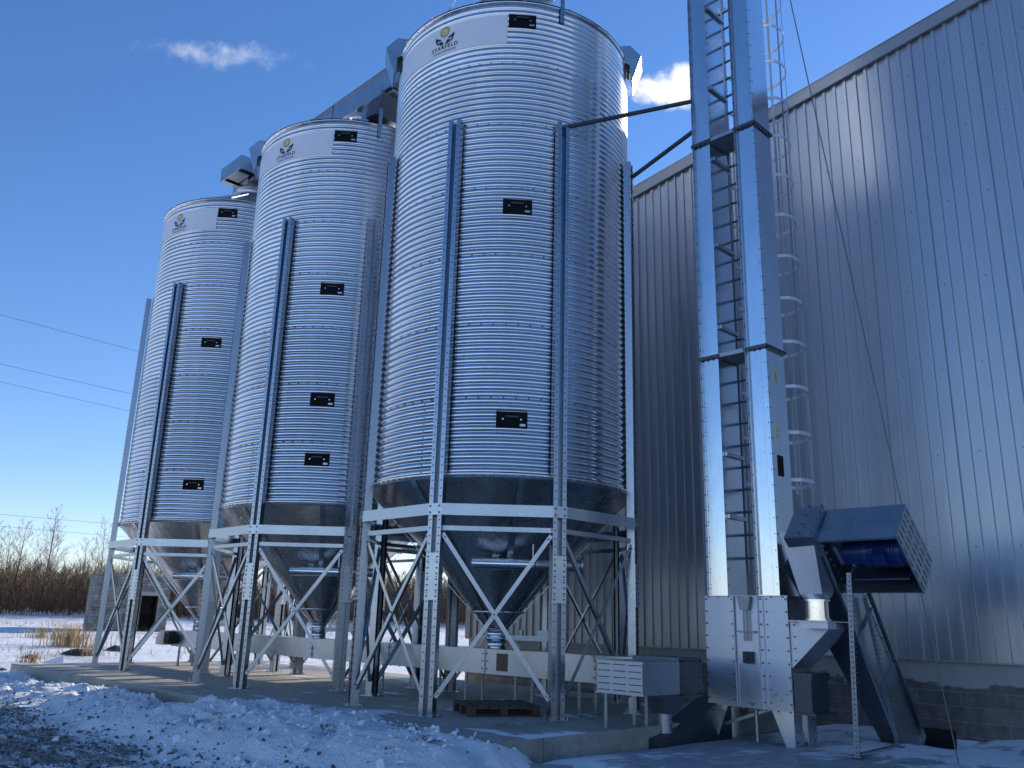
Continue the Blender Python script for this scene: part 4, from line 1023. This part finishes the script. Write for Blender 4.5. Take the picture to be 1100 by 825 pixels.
def mound(a, b, rx, ry, h, label, seed):
    m_ = MB(); n = 22; k = 8; rnd = seed*1.7; vs = [(0, 0, h)]
    for j in range(1, k+1):
        for i in range(n):
            t = 2*math.pi*i/n; f = j/k; q = 1 + .35*noise.noise(Vector((math.cos(t)*2 + rnd, math.sin(t)*2, f)))
            vs.append((rx*f*q*math.cos(t), ry*f*q*math.sin(t), h*(1 - f*f) + .25*h*noise.noise(Vector((f*6*math.cos(t) + rnd, f*6*math.sin(t), 1))) - .06*f))
    fs = [(0, 1+i, 1+(i+1) % n) for i in range(n)]
    for j in range(k-1):
        for i in range(n): fs.append((1+j*n+i, 1+(j+1)*n+i, 1+(j+1)*n+(i+1) % n, 1+j*n+(i+1) % n))
    m_.add(vs, fs, 0, True); o = m_.build('soil_mound', M['soil'], None, (a, b, gz(a, b) - .02)); return tag(o, label, 'mound', 'bare soil mounds')

def at_az(az, d): t = R_(az); return (-d*math.sin(t), d*math.cos(t))      # degrees left of +Y
for az, d, n, h, s, lab in ((71.4, 39, 420, 1.05, 1.9, 'widest straw coloured grass clump, behind the farthest silo front leg'), (76.3, 44, 240, 1.1, 1.1, 'straw coloured grass clump at the left edge of the snow field'),
                            (72.9, 46, 160, .6, 1.6, 'low thin grass clump in the open snow left of the widest clump'), (70.2, 34, 110, .5, .8, 'short grass clump beside the bare soil near the pad'), (73.2, 31, 70, .4, .7, 'small rusty grass clump above the loose metal sheet')):
    a, b = at_az(az, d); tuft(a, b, n, h, s, lab, int(az*10))
for az, d, rx, ry, h, lab in ((70.9, 34.5, 1.1, .5, .22, 'dark bare soil mound under the widest grass clump'), (75.7, 36, .8, .5, .28, 'soil mound at the left edge of the snow field'), (73.3, 33, .6, .35, .12, 'flat soil mound above the loose metal sheet'),
                              (74.6, 27.5, .4, .25, .08, 'smallest soil mound left of the loose metal sheet'), (68.9, 37, .9, .5, .2, 'soil mound seen between the front legs of the farthest silo')):
    a, b = at_az(az, d); mound(a, b, rx, ry, h, lab, az)
rnd = random.Random(5); m_ = MB()
for i in range(5200):
    az, d = rnd.uniform(44, 84), 26 + 62*rnd.random()**.8
    a, b = at_az(az, d)
    if b > 12 and a > -23 or noise.noise(Vector((a*.13, b*.13, 2))) < rnd.uniform(-.1, .5): continue
    z = gz(a, b); h = rnd.uniform(.12, .5); w = .012; lx, ly = rnd.gauss(0, .12), rnd.gauss(0, .12)
    m_.add([(a - w, b, z - .03), (a + w, b, z - .03), (a + lx, b + ly, z + h)], [(0, 1, 2)])
    m_.add([(a, b - w, z - .03), (a, b + w, z - .03), (a - lx, b + ly, z + h*.8)], [(0, 1, 2)])
tag(m_.build('field_grass', M['drygrass']), 'thin dry stubble poking through the snow field', 'grass', kind='stuff')

PHI = (1 + 5**.5)/2
ICV = [Vector(v).normalized() for v in ((-1,PHI,0),(1,PHI,0),(-1,-PHI,0),(1,-PHI,0),(0,-1,PHI),(0,1,PHI),(0,-1,-PHI),(0,1,-PHI),(PHI,0,-1),(PHI,0,1),(-PHI,0,-1),(-PHI,0,1))]
ICF = [(0,11,5),(0,5,1),(0,1,7),(0,7,10),(0,10,11),(1,5,9),(5,11,4),(11,10,2),(10,7,6),(7,1,8),(3,9,4),(3,4,2),(3,2,6),(3,6,8),(3,8,9),(4,9,5),(2,4,11),(6,2,10),(8,6,7),(9,8,1)]
def scatter(name, n, box, smin, smax, mats, label, cat, seed, dens, flat=.7, pw=3.):
    rnd = random.Random(seed); m_ = MB(); done = 0; tries = 0
    while done < n and tries < n*12:
        tries += 1
        a, b = rnd.uniform(box[0], box[1]), rnd.uniform(box[2], box[3])
        if rnd.random() > dens(a, b): continue
        sz = smin + (smax - smin)*rnd.random()**pw; z = gz(a, b)
        if PAD[0] < a < PAD[1] and b > PAD[2]: z = max(z, 0)
        q = Matrix.Rotation(rnd.uniform(0, 6.28), 3, Vector((rnd.gauss(0, 1), rnd.gauss(0, 1), rnd.gauss(0, 1))).normalized())
        sx, sy, sz2 = sz*rnd.uniform(.6, 1.5), sz*rnd.uniform(.6, 1.2), sz*rnd.uniform(.4, 1.)*flat
        m_.add([q @ Vector((v.x*sx*rnd.uniform(.75, 1.25), v.y*sy*rnd.uniform(.75, 1.25), v.z*sz2*rnd.uniform(.75, 1.25))) + Vector((a, b, z + sz2*.1)) for v in ICV], ICF, rnd.randrange(len(mats)))
        done += 1
    return tag(m_.build(name, mats), label, cat, kind='stuff')
def d_snow(a, b):
    if a > -6.6 or b > (7.0 if a > -12.4 else 6.3): return 0
    return max(math.exp(-((b - 5.9)/.9)**2)*.9, .35*sst(b, 3.6, 5.)*(1 - sst(b, 6.8, 7.4)))*(.35 + .65*max(0, noise.noise(Vector((a*.9, b*.9, 1))) + .3))*(1 if a > -15 else .6)
M['snowchunk'] = plain('packed_snow', (.80, .81, .84), .7, 0, .08, 9, .01)
M['grit'] = plain('grit', (.11, .10, .09), .85, 0, .4, 9)
M['grit2'] = plain('pale_grit', (.26, .245, .22), .85, 0, .3, 9)
scatter('snow_chunks', 1700, (-24, -6.6, 3.4, 7.2), .010, .062, [M['snowchunk']], 'broken chunks of crusted snow scattered over the ploughed ridge', 'snow', 4, d_snow, .6, 2.6)
scatter('loose_gravel', 4600, (-18, -4.5, 2.6, 7.0), .007, .035, [M['grit'], M['grit'], M['grit2']], 'loose gravel and grit thrown on the frozen yard and snow edge', 'gravel', 6, lambda a, b: .008 + .99*(1 - sst(b, 3.8, 5.6)), .8, 2.)

# ruined block hut
ha, hb2_ = at_az(68.7, 62); hz = gz(ha, hb2_) - .15
hut = empty('block_hut', (ha, hb2_, hz), R_(68.6 + 8)); tag(hut, 'roofless grey block hut with dark doorway at the edge of the thicket', 'hut')
w, dpt, h = 2.15, 2.2, 3.6
q = MB()        # local: x to the right in the photo, -y faces the camera
q.box((-w, -dpt, 0), (.5, -dpt + .35, h)); q.box((1.5, -dpt, 0), (w, -dpt + .35, h - .05)); q.box((.5, -dpt + .001, 2.35), (1.5, -dpt + .349, h - .1))
q.box((-w, -dpt + .351, 0), (-w + .35, dpt, h - .1)); q.box((w - .35, -dpt + .351, 0), (w, dpt, h - .5)); q.box((-w + .351, dpt - .35, 0), (w - .351, dpt, h - .3))
q.prism([(-w, -dpt + .02, 0), (-w - .28, -dpt + .02, 0), (-w, -dpt + .02, h - .7)], (0, .5, 0))
q.build('wall', M['hut'], hut)
q = MB(); q.box((-w + .34, -dpt + .34, h - .9), (w - .34, dpt - .34, h - .75)); q.build('ceiling', M['shade_black'], hut)
q = MB(); q.box((.35, -dpt - .04, 2.3), (1.65, -dpt, 2.55)); q.build('lintel', M['plinth'], hut)

# bare trees
def make_tree(h, seed, tr, nb, spread, upk, twigs, mt, mc, name='bare_tree', lean=.03):
    rnd = random.Random(seed); root = empty(name); t = MB()
    ph = rnd.uniform(0, 6); pts = []
    for i in range(9):
        f = i/8; pts.append(Vector((lean*h*f*f + .12*math.sin(3*f + ph)*f, .10*math.cos(2.5*f + ph)*f, h*f)))
    rr = [tr*(1 - f/8*.93) for f in range(9)]
    t.path(pts, rr, 7); t.build('trunk', mt, root)
    c = MB()
    def twig(p, d, L, r, lvl):
        mid = p + d*L*.5 + Vector((rnd.gauss(0, .05), rnd.gauss(0, .05), rnd.gauss(.02, .04)))*L
        e = p + (d + Vector((0, 0, upk*.35))).normalized()*L
        c.path([p, mid, e], [r, r*.65, r*.2], 3)
        if lvl:
            for k in range(twigs if lvl == 1 else 5):
                f = rnd.uniform(.25, 1); s = p.lerp(mid, f*2) if f < .5 else mid.lerp(e, f*2-1)
                dd = (d + Vector((rnd.gauss(0, .55), rnd.gauss(0, .55), rnd.gauss(.15*upk, .35)))).normalized()
                twig(s, dd, L*rnd.uniform(.28, .55), max(.007, r*.5), lvl-1)
    for i in range(nb):
        f = .18 + .8*(i + rnd.random())/nb; k = min(7, int(f*8)); p = pts[k].lerp(pts[k+1], f*8-k)
        az = i*2.4 + rnd.uniform(-.5, .5); d = Vector((math.cos(az), math.sin(az), upk*rnd.uniform(.6, 1.4))).normalized()
        twig(p, d, h*spread*(1.15 - f)*rnd.uniform(.7, 1.2), tr*.34*(1.1 - f), 2)
    c.build('crown', mc, root); return root
T = [make_tree(9.4, 3, .09, 46, .26, .9, 6, M['birch'], M['birch'], 'birch_tree', .02),
     make_tree(8.6, 11, .08, 36, .34, .8, 6, M['birch'], M['birch'], 'birch_tree', -.04),
     make_tree(7.2, 21, .08, 24, .42, 1.0, 5, M['bark'], M['twig']), make_tree(6.4, 22, .07, 22, .45, 1.2, 5, M['bark'], M['twig']), make_tree(8.0, 23, .08, 24, .34, 1.3, 5, M['bark'], M['twig'])]
def put(o, az, d, rz, s, label=None, cat='tree', group=None):
    a, b = at_az(az, d); o.location = (a, b, gz(a, b) - .05); o.rotation_euler = (0, 0, rz); o.scale = (s, s, s); tag(o, label, cat, group)
put(T[0], 73.2, 91, .6, 1, 'tallest pale birch rising above the brown thicket at left')
put(T[1], 70.35, 90, 2.1, 1, 'wide pale birch behind the farthest silo left leg')
first = {2: True, 3: True, 4: True}
rnd = random.Random(9)
for i in range(30):
    k = rnd.choice((2, 3, 4)); o = T[k] if first[k] else copy_tree(T[k]); first[k] = False
    put(o, 44.5 + 38*(i + rnd.uniform(.1, .9))/30, rnd.uniform(80, 96), rnd.uniform(0, 6), rnd.uniform(.72, 1.15), 'bare brown tree standing along the front edge of the thicket', 'tree', 'bare trees along the thicket')
# the thicket behind: one mass of stems
rnd = random.Random(3); m_ = MB()
for i in range(9000):
    az = rnd.uniform(42, 86); d = 84 + 44*rnd.random()**1.3; a, b = at_az(az, d); z = gz(a, b)
    h = rnd.uniform(2.0, 5.4)*(.85 + .3*noise.noise(Vector((az*.35, 1, 1)))); lx, ly = rnd.gauss(0, .12)*h, rnd.gauss(0, .12)*h
    p0 = Vector((a, b, z - .1)); p1 = Vector((a + lx*.4, b + ly*.4, z + h*.55)); p2 = Vector((a + lx, b + ly, z + h))
    r = rnd.uniform(.014, .034); m_.path([p0, p1, p2], [r, r*.7, r*.2], 3)
    for k in range(13):
        f = rnd.uniform(.12, .98); s = p0.lerp(p1, f*2) if f < .5 else p1.lerp(p2, f*2-1); L = rnd.uniform(.35, 1.3)
        t = rnd.uniform(0, 6.28); e = s + Vector((math.cos(t)*.55, math.sin(t)*.55, rnd.uniform(.3, 1.1)))*L; w = rnd.uniform(.012, .026); wx = Vector((-math.sin(t)*w, math.cos(t)*w, 0))
        m_.add([s - wx, s + wx, e], [(0, 1, 2)]); m_.add([s - Vector((0, 0, w)), s + Vector((0, 0, w)), e + wx*3], [(0, 1, 2)])
for i in range(5200):       # low undergrowth hiding the foot of the wood
    az = rnd.uniform(42, 86); d = 88 + 30*rnd.random(); a, b = at_az(az, d); z = gz(a, b); h = rnd.uniform(.8, 2.8)
    for k in range(6):
        t = rnd.uniform(0, 6.28); w = .03; wx = Vector((-math.sin(t)*w, math.cos(t)*w, 0)); s = Vector((a, b, z - .1))
        m_.add([s - wx, s + wx, s + Vector((math.cos(t)*.35*h, math.sin(t)*.35*h, h*rnd.uniform(.6, 1)))], [(0, 1, 2)])
tag(m_.build('thicket', M['thatch']), 'dense brown leafless thicket beyond the snow field', 'thicket', kind='stuff')

# power lines
PLN = [((-41.9, 8.8, 14.), (-.7, 6.6), .009, 'topmost overhead wire crossing the sky at left'), ((-50.8, 11.2, 14.), (-.9, 7.5), .010, 'upper of the two close overhead wires in the left sky'),
       ((-55, 12.3, 14.), (-1.4, 8.), .010, 'lower of the two close overhead wires in the left sky'), ((-92.9, 22.9, 10.), (.9, 9.6), .014, 'upper of the faint low wires above the thicket'), ((-106.5, 26.4, 10.), (-.2, 10.8), .015, 'lowest faint wire above the thicket')]
for (p, d, r, lab) in PLN:
    cable('power_line', (p[0] - d[0]*7, p[1] - d[1]*7, p[2]), (p[0] + d[0]*9, p[1] + d[1]*9, p[2]), r, lab, 'power line', M['wire'], .12, 'overhead power lines')
